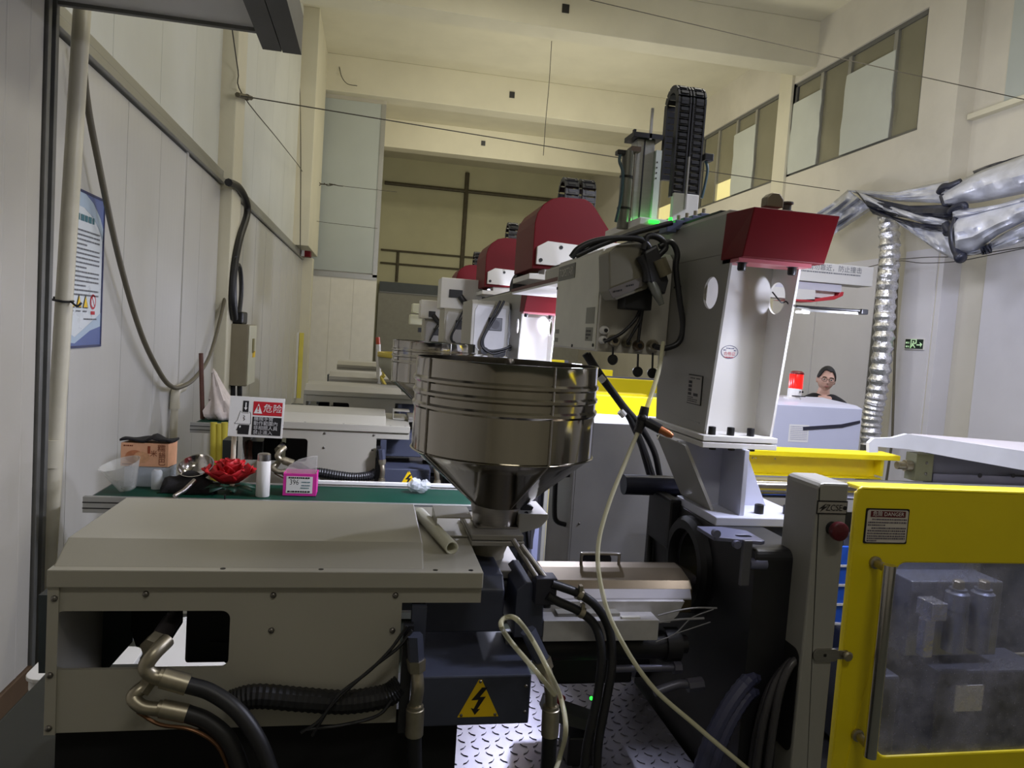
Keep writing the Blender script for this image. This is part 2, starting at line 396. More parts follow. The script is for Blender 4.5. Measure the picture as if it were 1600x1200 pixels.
struct(box(-1.95, -1.60, 19.2, 19.6, 0, 3.7).build('trim_9', cream, bev=.01))
# ---- grey partition facing the camera at the far left
wp = struct(box(-1.95, 0.0, 20.3, 20.45, 0, 9).build('wall_partition', cream2))
box(-1.80, -.12, 20.24, 20.3, 3.5, 7.95).build('partition_panel', panelx, wp)
box(-.12, 0.0, 20.22, 20.3, 3.4, 7.95).build('mullion', alum, wp)
box(-1.83, 0.0, 20.22, 20.3, 3.34, 3.47).build('rail', alum, wp)
for k in range(3): box(-1.80+.6*k+.002, -1.80+.6*k+.598, 20.25, 20.3, .1, 3.34).build('wall_panel', M('cream_sandwich_panel', (228, 224, 210), .5, var=.03, ribs=('X', 6.0, .03)), wp)
# ---- right wall, upper windows, column reveals
RX = 8.7
wr = struct(MB().box(RX, 9.3, 10.3, 31, 0, 5.98).box(RX, 9.3, 10.3, 31, 7.98, 9).box(RX, 9.3, 10.3, 11.12, 5.98, 7.98)
            .box(RX, 9.3, 15.1, 15.66, 5.98, 7.98).box(RX, 9.3, 19.7, 21.6, 5.98, 7.98).box(RX, 9.3, 26.2, 31, 5.98, 7.98).box(9.02, 9.4, -3, 10.3, 0, 9).build('wall_right', cream2))
for a, b in ((11.72, 13.45), (13.48, 15.2), (15.23, 17.0), (17.03, 18.8), (18.83, 20.6)):
    box(RX-.03, RX, a, b, .1, 3.9).build('wall_panel', panelr, wr)
box(RX-.05, RX, 11.58, 11.68, .1, 4.2).build('joint_strip', alum_d, wr)
for a, b in ((-2.9, 1.6), (1.65, 4.2), (4.25, 6.9), (6.95, 9.7)):
    box(9.0, 9.03, a, b, .1, 4.0).build('wall_panel', panelr, wr); box(8.99, 9.03, a, b, 6.05, 8.9).build('upper_panel', panelx, wr)
box(8.9, 9.03, -2.9, 10.28, 5.94, 6.02).build('ledge', cream, wr)
struct(box(RX-.06, RX+.3, 15.1, 15.62, 0, 9).build('trim_10', cream, bev=.01))
struct(box(RX-.06, RX+.3, 19.75, 21.3, 0, 9).build('trim_11', cream, bev=.01))
struct(box(RX-.02, RX+.05, 10.32, 11.05, 0, 3.95).build('trim_12', panelr, bev=.005))
struct(box(RX+.0, 9.02, 10.2, 10.3, 0, 3.95).build('trim_13', panelr, bev=.004))
def window(n, y0, y1, spec):
    wn = struct(MB().box(RX+.04, RX+.1, y0, y1, 5.98, 6.04).box(RX+.04, RX+.1, y0, y1, 7.9, 7.98).box(RX+.04, RX+.1, y0, y0+.07, 6, 7.95).box(RX+.04, RX+.1, y1-.07, y1, 6, 7.95).build('window_%d' % n, alum_d, bev=.004))
    y = y0+.07; W = (y1-y0-.14)/sum(s[0] for s in spec)
    for i, (wd, kind) in enumerate(spec):
        a, b = y, y+wd*W; y = b
        if i: box(RX+.02, RX+.09, a-.05, a+.05, 6.04, 7.9).build('mullion', alum, wn)
        box(RX+.075, RX+.085, a+.04, b-.04, 6.04, 7.9).build('pane', litglass if kind == 'l' else glass_m, wn)
        if kind == 'b':
            rnd = random.Random(n*10+i); m = MB(); P = [(a-.05, 6.03)]
            P += [(b+.06+rnd.uniform(-.03, .03), 6.03+k*.25) for k in range(7)]+[(b+.03, 7.55), (a-.04, 7.55)]
            P += [(a-.05+rnd.uniform(-.03, .03), 7.3-k*.25) for k in range(5)]
            m.prism(P, 'yz', RX+.0, RX+.018).build('board', board, wn)
        if kind == 'l': box(RX+.068, RX+.074, a+.04, b-.04, 6.5, 7.9).build('upper_pane', glass_m, wn)
window(1, 11.12, 15.1, [(.75, 'g'), (1.35, 'b'), (.95, 'g'), (1.0, 'b')])
window(2, 15.66, 19.7, [(1.0, 'g'), (.95, 'b'), (1.0, 'l'), (.95, 'g')])
window(3, 21.6, 26.2, [(1, 'l'), (1, 'l'), (1, 'l'), (1, 'l')])
# ---- soffit with aluminium channel over the near left room
sf = struct(box(-1.9, -.72, -3, 4.42, 3.70, 3.78).build('trim_14', panelw))
box(-1.9, -.7, 4.40, 4.43, 3.68, 3.80).build('edge_strip', alum_d, sf)
ch = tag(MB().prism([[(-.715, 3.64), (-.61, 3.64), (-.61, 3.86), (-.715, 3.86)], [(-.705, 3.655), (-.62, 3.655), (-.62, 3.85), (-.705, 3.85)]], 'xz', -3, 4.55)
     .prism([[(-.605, 3.64), (-.50, 3.64), (-.50, 3.86), (-.605, 3.86)], [(-.595, 3.655), (-.51, 3.655), (-.51, 3.85), (-.595, 3.85)]], 'xz', -3, 4.56)
     .build('aluminium_channel', M('grey_channel', (92, 92, 92), .45, .4)), 'dark grey double aluminium channel along edge of overhead soffit', 'channel')

# ---- far end: steel pipe frame, gantry rail and low partition
t = thing('pipe_frame', 'dark steel pipe frame fixed across the far cream wall', 'pipe frame', (3.4, 30.9, 3.6))
for (x0, x1, z, r) in ((.1, 8.6, 7.95, .075), (.1, 6.0, 5.25, .04), (.1, 6.0, 4.72, .04)):
    MB().tube([(x0, 30.93, z), (x1, 30.93, z)], r, 8).build('rail', irond, t, sm=40)
MB().tube([(3.45, 30.92, 4.2), (3.45, 30.92, 8.7)], .09, 8).build('post', irond, t, sm=40)
MB().tube([(.8, 30.94, 4.0), (.8, 30.94, 5.2)], .06, 8).build('post', irond, t, sm=40)
t = thing('gantry_rail', 'dark grey gantry rail with white end bracket below pipe frame', 'rail', (1.5, 30.5, 0))
box(.12, 2.75, 30.7, 30.85, 3.55, 3.95).build('web', M('dark_grey_rail', (74, 80, 80), .5), t)
box(.12, 2.75, 30.66, 30.89, 3.5, 3.55).build('flange', alum_d, t)
box(2.55, 2.72, 30.56, 30.69, 3.25, 3.62).build('end_bracket', white, t); box(2.74, 2.86, 30.6, 30.69, 3.25, 4.25).build('end_stop', black, t)
struct(box(.1, 9.0, 30.7, 30.9, 0, 3.5).build('wall_low', M('grey_low_wall', (160, 158, 146), .7, var=.05)))

# ---- pipes, cables and fittings on the left wall
t = thing('drain_pipe', 'tall cream plastic drain pipe standing against near left wall edge', 'pipe', (-1.7, 4.62, 0))
MB().tube([(-1.80, 4.6, 0), (-1.755, 4.6, 1.5), (-1.72, 4.6, 2.6), (-1.685, 4.6, 3.75)], .045, 14).build('pipe', pvc, t, sm=50)
MB().tube([(-1.775, 4.6, 1.17), (-1.77, 4.6, 1.33)], .056, 14).build('coupling', pvc, t, sm=50)
MB().tube(catmull([(-1.80, 4.56, 2.13), (-1.72, 4.54, 2.12), (-1.69, 4.6, 2.125), (-1.73, 4.66, 2.13), (-1.80, 4.62, 2.14)]), .007, 6).build('wire_tie', rubber, t)
MB().tube(catmull([(-1.69, 4.57, 2.125), (-1.65, 4.55, 2.10), (-1.63, 4.56, 2.12)]), .006, 6).build('wire_tail', rubber, t)
t = thing('water_pipe', 'slim white plastic pipe with elbow rising behind rice box', 'pipe', (-1.8, 7.3, .9))
MB().tube([(-1.80, 7.35, 0.4), (-1.80, 7.35, 1.26)], .033, 12).build('pipe', pvc, t, sm=50)
MB().tube(catmull([(-1.80, 7.35, 1.22), (-1.80, 7.35, 1.32), (-1.80, 7.40, 1.37), (-1.80, 7.62, 1.38)]), .042, 12).build('elbow', pvc, t, sm=50)
MB().tube([(-1.80, 7.35, 1.2), (-1.80, 7.35, 1.26)], .046, 12).build('collar', pvc, t, sm=50)
P = [(128, 70), (135, 150), (150, 235), (185, 400), (220, 520), (250, 583), (268, 604), (284, 604), (305, 590), (328, 555), (346, 490), (358, 430), (366, 395), (374, 372)]
tag(MB().tube(catmull([atx(a, b, -1.76) for a, b in P]), .021, 8).build('drooping_hose', M('olive_hose', (98, 92, 74), .5), sm=60),
    'long olive grey hose drooping in a deep curve on the left wall', 'hose')
t = thing('cable_bundle', 'thick black cable bundle running down into wall electrical box', 'cable', (-1.75, 10, 2.1))
for P, r in (([(357, 285), (372, 292), (384, 312), (386, 335), (374, 375), (366, 420), (363, 470), (366, 498)], .045),
             ([(364, 440), (369, 415), (375, 420), (377, 455), (373, 498)], .028), ([(368, 400), (366, 450), (368, 498)], .03)):
    MB().tube(catmull([atx(a, b, -1.68) for a, b in P]), r, 8).build('cable', rubber, t, sm=60)
t = thing('electrical_box', 'beige metal electrical box mounted on the left wall', 'electrical box', (-1.7, 9.8, 1.2))
box(-1.85, -1.52, 9.55, 10.12, 1.25, 2.015).build('body', M('beige_box', (140, 132, 112), .5), t, bev=.01)
box(-1.52, -1.505, 9.56, 10.11, 1.26, 2.005).build('door', M('cream_door', (206, 204, 180), .3), t, bev=.006)
box(-1.78, -1.60, 9.6, 9.95, 2.015, 2.17).build('cable_gland', blackp, t, bev=.02)
box(-1.505, -1.495, 9.80, 9.92, 1.66, 1.84).build('label_plate', M('olive_label', (120, 112, 60), .5), t)
box(-1.505, -1.495, 9.84, 10.0, 1.60, 1.68).build('label_plate', yelink, t)
for xx in (-1.70, -1.62): MB().tube([(xx, 9.7, 1.26), (xx+.01, 9.7, 1.0)], .03, 8).build('outlet_cable', rubber, t, sm=50)
# exit of cable: the wire along the rail, small red alarm box on the rail
t = thing('alarm_box', 'small red and white alarm box on rail at wall corner', 'alarm', (-1.75, 18.6, 3.7))
box(-1.8, -1.60, 18.5, 18.8, 3.66, 3.98).build('case', red, t, bev=.02); box(-1.8, -1.74, 18.4, 18.5, 3.66, 3.98).build('base', white, t)
# cables tied in the air
wire_m = M('thin_dark_wire', (70, 66, 58), .6)
def wire(name, pts, r, label, cat='wire'):
    return tag(MB().tube(catmull(pts, 5), r*.62, 5).build(name, wire_m), label, cat)
a, b = atx(372, 149, -1.68), atx(1312, 298, 8.6)
wire('guy_wire', [a, a.lerp(b, .25)+Vector((0, 0, -.02)), a.lerp(b, .5)+Vector((0, 0, -.03)), a.lerp(b, .75)+Vector((0, 0, -.02)), b], .012, 'thin dark wire spanning the hall from left column to the tarpaulin')
a, b = at(905, -4, 6.0), at(1612, 158, 5.0)
wire('guy_wire', [a, a.lerp(b, .5)+Vector((0, 0, -.01)), b], .006, 'thin dark wire crossing upper right in front of the windows')
wire('guy_wire', [atx(362, 40, -1.7), atx(372, 110, -1.7), atx(379, 148, -1.68), atx(379, 148, -1.68).lerp(at(486, 283, 19.4), .33), atx(379, 148, -1.68).lerp(at(486, 283, 19.4), .66), at(486, 283, 19.4), at(530, 290, 19.5), at(620, 300, 20)], .012, 'slack wire descending along left wall from column to grey partition')
wire('guy_wire', [at(482, 344, 19), at(520, 349, 19.5), at(590, 357, 20)], .010, 'short lower wire tied in front of grey partition')
m = MB()
for k in range(5): m.tube(catmull([at(490+8*k, 284+k, 19.4), at(496+8*k, 290-2*(k % 2), 19.38), at(504+8*k, 287+k, 19.4)]), .012, 5)
tag(m.build('wire_twist', wire_m), 'twisted wire knot on the slack wire before grey partition', 'wire')
wire('hanging_cord', [at(862, 64, 14.8), at(858, 130, 14.9), at(853, 185, 14.9), at(849, 243, 14.9)], .012, 'thin cord hanging straight down from ceiling beam', 'cord')
wire('loose_wire', [at(530, 104, 19.98), at(534, 120, 19.85), at(543, 131, 19.85), at(558, 134, 19.8)], .016, 'short curled wire end poking from second ceiling beam')
wire('corner_cable', [at(452, 70, 17), at(458, 95, 17.2), at(468, 130, 17.3), at(470, 250, 17.3), at(469, 400, 17.3)], .016, 'thin cable running down plastered column near grey partition', 'cable')
m = MB().tube([atx(371, 148, -1.68), atx(392, 153, -1.66)], .03, 6).ball(atx(386, 152, -1.66), .04, 8, 6)
tag(m.build('wire_hook', irond), 'dark hook bolt on plastered column holding the long wire', 'hook')

# ---- wall poster
t = thing('safety_poster', 'tall blue and white framed rules poster behind drain pipe', 'poster', (-1.84, 5.2, 1.85))
PO = Vector((-1.842, 5.50, 1.845)); PR, PU = -Y_, Z_          # seen from the room: right of the sheet is +y
PO = Vector((-1.842, 4.86, 1.845)); PR = Y_; NW, NH = .64, .975
MB().prism([(4.86, 1.845), (5.50, 1.845), (5.50, 2.82), (4.86, 2.82)], 'yz', -1.85, -1.845).build('sheet', poster_w, t)
def pf(pts, mt, nm, d): return flat([(a, b) for a, b in pts], mt, t, nm, Vector((-1.845, 4.86, 1.845)), Y_, Z_, d)
N_ = Y_.cross(Z_)
pf([(0, .975), (0, .86), (.15, .885), (.3, .88), (.45, .84), (.56, .78), (.64, .70), (.64, .975)], poster_l, 'header_band', .002)
pf([(.30, .975), (.45, .93), (.58, .85), (.64, .78), (.64, .975)], blueprint, 'header_corner', .003)
pf([(0, .04), (.2, .02), (.45, .10), (.64, .13), (.64, 0), (0, 0)], blueprint, 'footer_band', .003)
pf([(0, .12), (.2, .06), (.45, .15), (.64, .22), (.64, .10), (.45, .07), (.2, .0), (0, .02)], poster_l, 'footer_wave', .002)
textlines([(.20, .48, .815)], M('teal_print', (60, 110, 120), .5), t, (-1.845, 4.86, 1.845), Y_, Z_, .04, .003, 'poster_title')
rows = [(.08, .58, .735-.029*k) if k not in (3, 8, 12) else (.08, .36, .735-.029*k) for k in range(15)]
textlines(rows, inkg, t, (-1.845, 4.86, 1.845), Y_, Z_, .011, .003, 'poster_lines')
for k in range(3):
    x = .14+.11*k; pf([(x-.045, .245), (x+.045, .245), (x, .335)], ink, 'warning_border', .003); pf([(x-.034, .251), (x+.034, .251), (x, .322)], yelink, 'warning_triangle', .0045)
pf(circ(.49, .29, .05), redink, 'prohibition_ring', .003); pf(circ(.49, .29, .035), poster_w, 'prohibition_disc', .004)
pf([(.462, .318), (.468, .324), (.518, .262), (.512, .256)], redink, 'prohibition_bar', .005); pf([(.455, .205), (.525, .205), (.525, .228), (.455, .228)], redink, 'caption_bar', .003)
textlines([(.1, .17, .225), (.21, .28, .225), (.32, .39, .225), (.34, .56, .175)], inkg, t, (-1.845, 4.86, 1.845), Y_, Z_, .01, .003, 'captions')
MB().prism([[(4.85, 1.835), (5.51, 1.835), (5.51, 2.83), (4.85, 2.83)], [(4.865, 1.85), (5.495, 1.85), (5.495, 2.815), (4.865, 2.815)]], 'yz', -1.85, -1.838).build('frame', M('navy_frame', (44, 50, 90), .4), t)

# ================================================================== INJECTION MOULDING MACHINE (front row)
mc = thing('injection_molding_machine', 'large grey and yellow injection moulding machine nearest the viewer, fully in the foreground', 'machine', (.3, 2.4, 0))
mc['group'] = 'injection moulding machines in a row'
# base and bed
box(-.765, .30, 2.05, 2.09, .10, .995).build('dark_gap_sheet', M('void_black', (6, 6, 8), .9), mc)  # black sheet added to keep the gap under the side panel dark
box(-1.24, -.86, .95, 3.28, 0, .60).build('oil_tank', M('dark_green_tank', (34, 36, 29), .5, var=.1, dirt=.2), mc, bev=.006)
bs = MB().box(-.85, 3.3, 2.08, 2.85, .10, .60).box(-.85, .30, 2.12, 2.8, .60, .77).build('base', M('dark_base_paint', (20, 21, 22), .6, var=.1, dirt=.3), mc, bev=.01)
for x in (-.7, .5, 1.7, 2.9):
    for y in (2.16, 2.72): MB().lathe([(.07, 0), (.07, .02), (.03, .03), (.025, .1)], (x, y, 0), 10).build('levelling_foot', black, mc, sm=40)
ck = box(.31, 1.14, 2.02, 2.9, .68, .70).build('checker_plate', checker, mc)
m = MB(); k = 0
for i in range(20):
    for j in range(21):
        x, y = .33+.042*i, 2.04+.042*j; a = math.pi/4 if (i+j) % 2 else -math.pi/4; s = len(m.v)
        m.prism([(-.015, 0), (0, -.004), (.015, 0), (0, .004)], 'xy', .7, .7035)
        m.xf(Matrix.Translation((x, y, 0)) @ Matrix.Rotation(a, 4, 'Z'), s)
m.build('plate_lugs', checker, ck, kind='stuff')
# injection hood
hood = MB().prism([(2.01, 1.436), (2.10, 1.487), (2.565, 1.487), (2.68, 1.436)], 'yz', -.767, .172).build('hood', grey, mc, bev=.004)
deck = MB().box(-.772, .337, 1.985, 2.74, 1.424, 1.437).box(-.772, .337, 1.985, 1.995, 1.391, 1.43).box(.329, .337, 1.99, 2.74, 1.391, 1.43).box(-.772, -.764, 1.99, 2.74, 1.391, 1.43).box(-.772, .337, 2.732, 2.74, 1.391, 1.43).build('hood_tray', grey, mc, bev=.003)
for px, py in ((343, 897), (500, 897), (682, 897), (738, 897)):
    p = atz(px, py, 1.437); MB().lathe([(.007, -.003), (.007, .0008), (.0001, .0008)], (p.x, 2.0+.004, 1.437), 10).build('plug_hole', blackp, deck)
outer = [(-.768, 1.004), (.119, 1.004), (.117, 1.346), (.336, 1.346), (.336, 1.392), (-.768, 1.392)]
sp = MB().prism([outer, list(reversed(rrect(-.757, -.332, 1.170, 1.325, .022)))], 'xz', 2.0, 2.012).build('side_panel', grey, mc)
box(-.772, -.745, 1.993, 2.0, 1.002, 1.392).build('edge_flange', grey, sp, bev=.001)
for px, py in ((228, 928), (427, 930), (618, 930), (424, 985), (613, 985)):
    p = at(px, py, 2.0); screw_y((p.x, 2.0, p.z), .0085, sp)
for px, py in ((85, 935), (78, 1055), (76, 1138)):
    p = at(px, py, 1.993); screw_y((p.x, 1.993, p.z), .0085, sp)
box(-.768, -.755, 2.012, 2.7, 1.004, 1.392).build('end_panel', grey, mc)
q = [at(a, b, 2.35) for a, b in ((60, 930), (212, 930), (207, 1003), (163, 1052), (60, 1052))]
MB().prism([(v.x, v.z) for v in q], 'xz', 2.35, 2.55).build('inner_duct', M('slate_duct', (58, 66, 70), .4), mc)
q = [at(a, b, 2.22) for a, b in ((205, 930), (262, 930), (262, 1012), (212, 1012), (203, 985))]
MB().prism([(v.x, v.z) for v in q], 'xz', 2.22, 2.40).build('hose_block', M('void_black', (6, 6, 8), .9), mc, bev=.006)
MB().box(-.50, .1, 2.26, 2.65, 1.062, 1.385).build('injection_cylinder', black, mc, bev=.01)
q = [at(a, b, 2.25) for a, b in ((326, 1003), (362, 1003), (362, 1036), (352, 1036))]
MB().prism([(v.x, v.z) for v in q], 'xz', 2.25, 2.3).build('cylinder_foot', black, mc)
for z in (1.110, 1.120): box(-.40, -.32, 2.252, 2.26, z, z+.003).build('scale_strip', inkg, mc)
# drive housings
um = MB().prism([(2.13, 1.205), (2.13, 1.335), (2.17, 1.37), (2.55, 1.37), (2.55, 1.205)], 'yz', .18, .43).build('upper_motor_housing', navy, mc, bev=.006)
lm = MB().prism([(1.97, 1.004), (1.97, 1.148), (2.28, 1.155), (2.28, 1.004)], 'yz', .168, .492).build('lower_motor_housing', navy, mc, bev=.005)
for px, py in ((652, 1077), (652, 1120), (828, 1072), (826, 1112)): p = at(px+6*(1 if px < 700 else -1), py, 1.97); screw_y((p.x, 1.97, p.z), .005, lm)
def triangle_sign(parent, cx, z0, w, h, Yp):
    O = Vector((cx, Yp, z0)); R, U = X_, Z_
    flat([(-w/2, 0), (w/2, 0), (w*.04, h), (-w*.04, h)], yelink, parent, 'warning_triangle', O, R, U, .002, .002)
    flat([(.006, .80*h), (-.022, .46*h), (-.002, .47*h), (-.014, .22*h), (-.022, .25*h), (-.010, .06*h), (.004, .22*h), (-.004, .21*h), (.018, .55*h), (.001, .54*h), (.022, .80*h)] if w > .1 else
         [(0, .8*h), (-.01, .4*h), (.01, .5*h)], ink, parent, 'lightning_bolt', O, R, U, .003, .001)
    for a, b in ((-w/2+.01, .006), (w/2-.01, .006), (0, h-.004)): screw_y((cx+a, Yp-.002, z0+b), .0045, parent, bolt, 'rivet')
triangle_sign(lm, .345, 1.030, .116, .106, 1.97)
MB().lathe([(.05, 0), (.05, .03), (.035, .03), (.035, .10)], (.43, 2.3, 1.29), 16, 'x').build('shaft_coupling', black, mc, sm=40)
MB().prism([(.46, 1.20), (.46, 1.345), (.485, 1.37), (.505, 1.37), (.545, 1.30), (.55, 1.20)], 'xz', 2.10, 2.32).build('bearing_block', navy, mc, bev=.004)
box(.55, .575, 2.12, 2.2, 1.28, 1.33).build('block_cap', black, mc, bev=.006)
# hopper seat
st = MB().box(.335, .505, 2.24, 2.56, 1.437, 1.451).box(.337, .503, 2.25, 2.55, 1.453, 1.470).build('hopper_seat', M('worn_grey_steel', (150, 146, 138), .4, .4, dirt=.2), mc, bev=.002)
MB().prism([(.50, 1.452), (.575, 1.475), (.60, 1.505), (.60, 1.52), (.50, 1.52)], 'xz', 2.33, 2.52).build('slide_plate', M('pale_steel', (178, 176, 170), .35, .4), mc, bev=.003)
MB().lathe([(.066, 1.44), (.066, 1.40), (.055, 1.37), (.055, 1.34)], (.416, 2.4, 0), 24).build('feed_throat', M('cream_casting', (176, 170, 150), .6, dirt=.1), mc, sm=40)
box(.33, .51, 2.25, 2.55, 1.33, 1.356).build('throat_plate', M('worn_grey_steel', 0), mc, bev=.003)
MB().prism([(.228, 1.44), (.346, 1.44), (.346, 1.444), (.232, 1.444), (.232, 1.500), (.346, 1.500), (.346, 1.504), (.228, 1.504)], 'xz', 2.33, 2.48).build('slide_bracket', grey, mc)
# nozzle guard
ng = MB().prism([(2.2, 1.235), (2.2, 1.312), (2.225, 1.335), (2.30, 1.353), (2.36, 1.354), (2.40, 1.24)], 'yz', .575, 1.07).build('nozzle_guard', M('heat_stained_steel', (104, 92, 72), .38, .8, var=.15, scale=4, dirt=.3), mc, bev=.004)
MB().prism([(2.186, 1.285), (2.186, 1.290), (2.2, 1.315), (2.2, 1.285)], 'yz', .575, 1.06).build('guard_rail', M('guard_rail_steel', (206, 204, 214), .35, .4), ng)
MB().tube(catmull([(.725, 2.335, 1.352), (.725, 2.335, 1.382), (.733, 2.335, 1.388), (.849, 2.335, 1.388), (.857, 2.335, 1.382), (.857, 2.335, 1.352)], 3), .0055, 8).build('guard_handle', steelb, ng, sm=60)
MB().prism([(.55, 1.215), (.985, 1.215), (1.01, 1.24), (1.03, 1.285), (.55, 1.285)], 'xz', 2.17, 2.186).build('guard_skirt', M('dull_galvanised', (198, 196, 196), .45, .35, var=.12, scale=18, dirt=.15), ng)
nb = box(.55, .918, 2.10, 2.30, 1.187, 1.252).build('heater_box', M('dull_galvanised', 0), mc, bev=.002)
box(.60, .80, 2.13, 2.2, 1.252, 1.262).build('box_lid', greyd, nb); box(.80, .86, 2.11, 2.125, 1.252, 1.257).build('box_clip', white, nb)
MB().lathe([(.055, .55), (.055, 1.10), (.03, 1.15), (.015, 1.17)], (0, 2.4, 1.28), 16, 'x').build('barrel', M('barrel_steel', (70, 64, 60), .5, .6, dirt=.3), mc, sm=40)
cy = MB().lathe([(.045, .45), (.045, .98), (.055, .98), (.055, 1.03), (.03, 1.03), (.03, 1.06)], (0, 2.2, 1.13), 14, 'x').build('carriage_cylinder', black, mc, sm=40)
MB().tube([(.80, 2.15, 1.075), (1.02, 2.15, 1.075)], .012, 8).build('oil_pipe', M('slate_pipe', (98, 98, 112), .4, .4), mc, sm=50)
MB().tube(catmull([(.92, 2.1, 1.02), (1.0, 2.1, 1.045), (1.05, 2.1, 1.04)]), .014, 8).build('oil_pipe', M('slate_pipe', (98, 98, 112), .4, .4), mc, sm=50)
MB().tube([(1.03, 2.1, 1.04), (1.08, 2.1, 1.045)], .022, 8).build('pipe_nut', M('slate_pipe', (98, 98, 112), .4, .4), mc, sm=30)
MB().tube([(1.0, 2.15, 1.075), (1.025, 2.15, 1.075)], .02, 8).build('pipe_nut', M('slate_pipe', (98, 98, 112), .4, .4), mc, sm=30)
box(.62, .95, 2.36, 2.62, .92, 1.08).build('carriage_rail', black, mc, bev=.01)
for P, r in (([(1028, 962), (1055, 955), (1085, 950), (1120, 950)], .003), ([(1030, 972), (1060, 968), (1100, 966)], .0035), ([(1025, 1003), (1055, 990), (1080, 966), (1115, 952)], .002), ([(1050, 992), (1080, 982), (1110, 972)], .0016)):
    MB().tube(catmull([at(a, b, 2.14) for a, b in P]), r, 6).build('heater_wire', M('grey_wire', (150, 148, 150), .5), mc, sm=60)
# limit switch with green lamp on the bed
sw = box(.70, .80, 2.24, 2.36, .7035, .80).build('limit_switch', blackp, mc, bev=.006)
MB().prism([(.62, .86), (.82, .80), (.82, .83), (.63, .90)], 'xz', 2.25, 2.35).build('switch_cover', M('dusky_cover', (60, 62, 58), .4), mc)
MB().ball(at(924, 1091, 2.2), .006, 8, 6).build('indicator_lamp', greenled, sw)
MB().ball(at(870, 1092, 2.2), (.03, .02, .018), 8, 6).build('red_cap', red, sw)
# fixed platen, tie bars, sensor bracket
fp = MB().prism([rrect(1.99, 2.86, .60, 1.508, .03), list(reversed(circ(2.4, 1.33, .12, 20)))], 'yz', 1.16, 1.34).build('fixed_platen', black, mc, bev=.01)
MB().lathe([(.17, 1.16), (.17, 1.14), (.155, 1.125), (.125, 1.125), (.12, 1.16)], (0, 2.42, 1.33), 32, 'x', cap=False).build('platen_ring', M('dark_ring', (24, 24, 28), .6), fp, sm=40)
for y, z in ((2.74, 1.545), (2.74, .80)):
    MB().lathe([(.040, 1.0 if z > 1 else 1.1), (.040, 1.3), (.0001, 1.3)], (0, y, z), 18, 'x').build('tie_bar_sleeve', M('blue_black_sleeve', (44, 46, 60), .35, .4), mc, sm=40)
    MB().lathe([(.036, 1.3), (.036, 3.1)], (0, y, z), 18, 'x').build('tie_bar', chrome, mc, sm=40)
br = MB().prism([[(1.035, 2.14), (1.035, 2.02), (1.17, 1.98), (1.185, 1.99), (1.185, 2.10), (1.12, 2.14)], list(reversed(rrect(1.115, 1.165, 2.025, 2.05, .01)))], 'xy', 1.528, 1.54).build('sensor_bracket', M('blue_black_bracket', (112, 114, 138), .4, .2), mc, bev=.002)
box(1.115, 1.145, 1.985, 2.0, 1.40, 1.54).build('bracket_arm', M('dark_bracket', (92, 92, 98), .45, .2), br, bev=.004)
MB().lathe([(.017, 1.145), (.017, 1.20), (.013, 1.2), (.013, 1.16)], (0, 2.0, 1.465), 14, 'x').build('bracket_roller', M('blue_black_bracket', 0), br, sm=40)
for px, py in ((1118, 833), (1150, 850)): p = at(px, py, 2.0); MB().lathe([(.012, -.012), (.012, .006), (.0001, .006)], (p.x, 2.0, p.z), 12, 'y').build('bracket_bolt', M('blue_black_bracket', 0), br, sm=40)
for a, b in ((1016, 1012), (1024, 1019), (1032, 1030)): MB().tube([at(a, 822, 2.8), at(b, 890, 2.75), at(b-4, 960, 2.7)], .014, 8).build('core_hose', rubber, mc, sm=50)
MB().tube([at(1037, 838, 2.82), at(1029, 888, 2.8)], .012, 8).build('core_hose', white, mc, sm=50)
box(1.12, 1.17, 2.55, 2.75, 1.34, 1.53).build('core_block', black, mc, bev=.01)
# gate post with lock, plate and button
gpo = MB().prism([[(1.284, .15), (1.384, .15), (1.384, 1.737)]+[(1.284+.02+.02*math.cos(math.radians(a)), 1.717+.02*math.sin(math.radians(a))) for a in (90, 120, 150, 180)]], 'xz', 1.90, 2.065).build('gate_post', greyd, mc, bev=.006)
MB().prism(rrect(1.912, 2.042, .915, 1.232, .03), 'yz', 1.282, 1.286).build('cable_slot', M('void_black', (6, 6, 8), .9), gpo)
npl = box(1.288, 1.380, 1.897, 1.90, 1.650, 1.682).build('name_plate', M('plate_metal', (176, 172, 166), .35, .6), gpo)
box(1.2855, 1.383, 1.898, 1.9005, 1.646, 1.686).build('plate_border', ink, npl)
flat([(-.012, -.004), (.01, .012), (.004, .002), (.016, .004), (-.008, -.013), (-.002, -.003)], ink, npl, 'plate_emblem', (1.303, 1.897, 1.666), X_, Z_, .001)
glyphs('ZCSE', .026, (1.339, 1.897, 1.665), X_, Z_, ink, npl, squeeze=.9)
MB().lathe([(.006, 0), (.006, -.003), (.0001, -.003)], (1.374, 1.897, 1.666), 10, 'y').build('rivet', ink, npl)
eb = MB().lathe([(.020, 0), (.020, -.02), (.016, -.025), (.016, -.03)], (1.340, 1.9, 1.605), 18, 'y').build('button_collar', blackp, gpo, sm=40)
MB().lathe([(.016, -.020), (.026, -.024), (.028, -.032), (.027, -.042), (.022, -.046), (.0001, -.047)], (1.340, 1.9, 1.605), 24, 'y').build('emergency_button', M('dark_red_button', (86, 14, 24), .4), gpo, sm=40)
lk = MB().prism([rrect(1.318, 1.40, 1.206, 1.244, .016)], 'xz', 1.893, 1.90).build('lock_plate', steelb, gpo, bev=.002)
box(1.350, 1.358, 1.891, 1.894, 1.222, 1.230).build('key_hole', ink, lk)
MB().lathe([(.012, 0), (.015, -.012), (.010, -.016)], (1.425, 1.895, 1.225), 10, 'y').build('lock_knob', zinc, lk, sm=40)
box(1.395, 1.43, 1.896, 1.90, 1.212, 1.238).build('lock_tongue', steelb, lk)
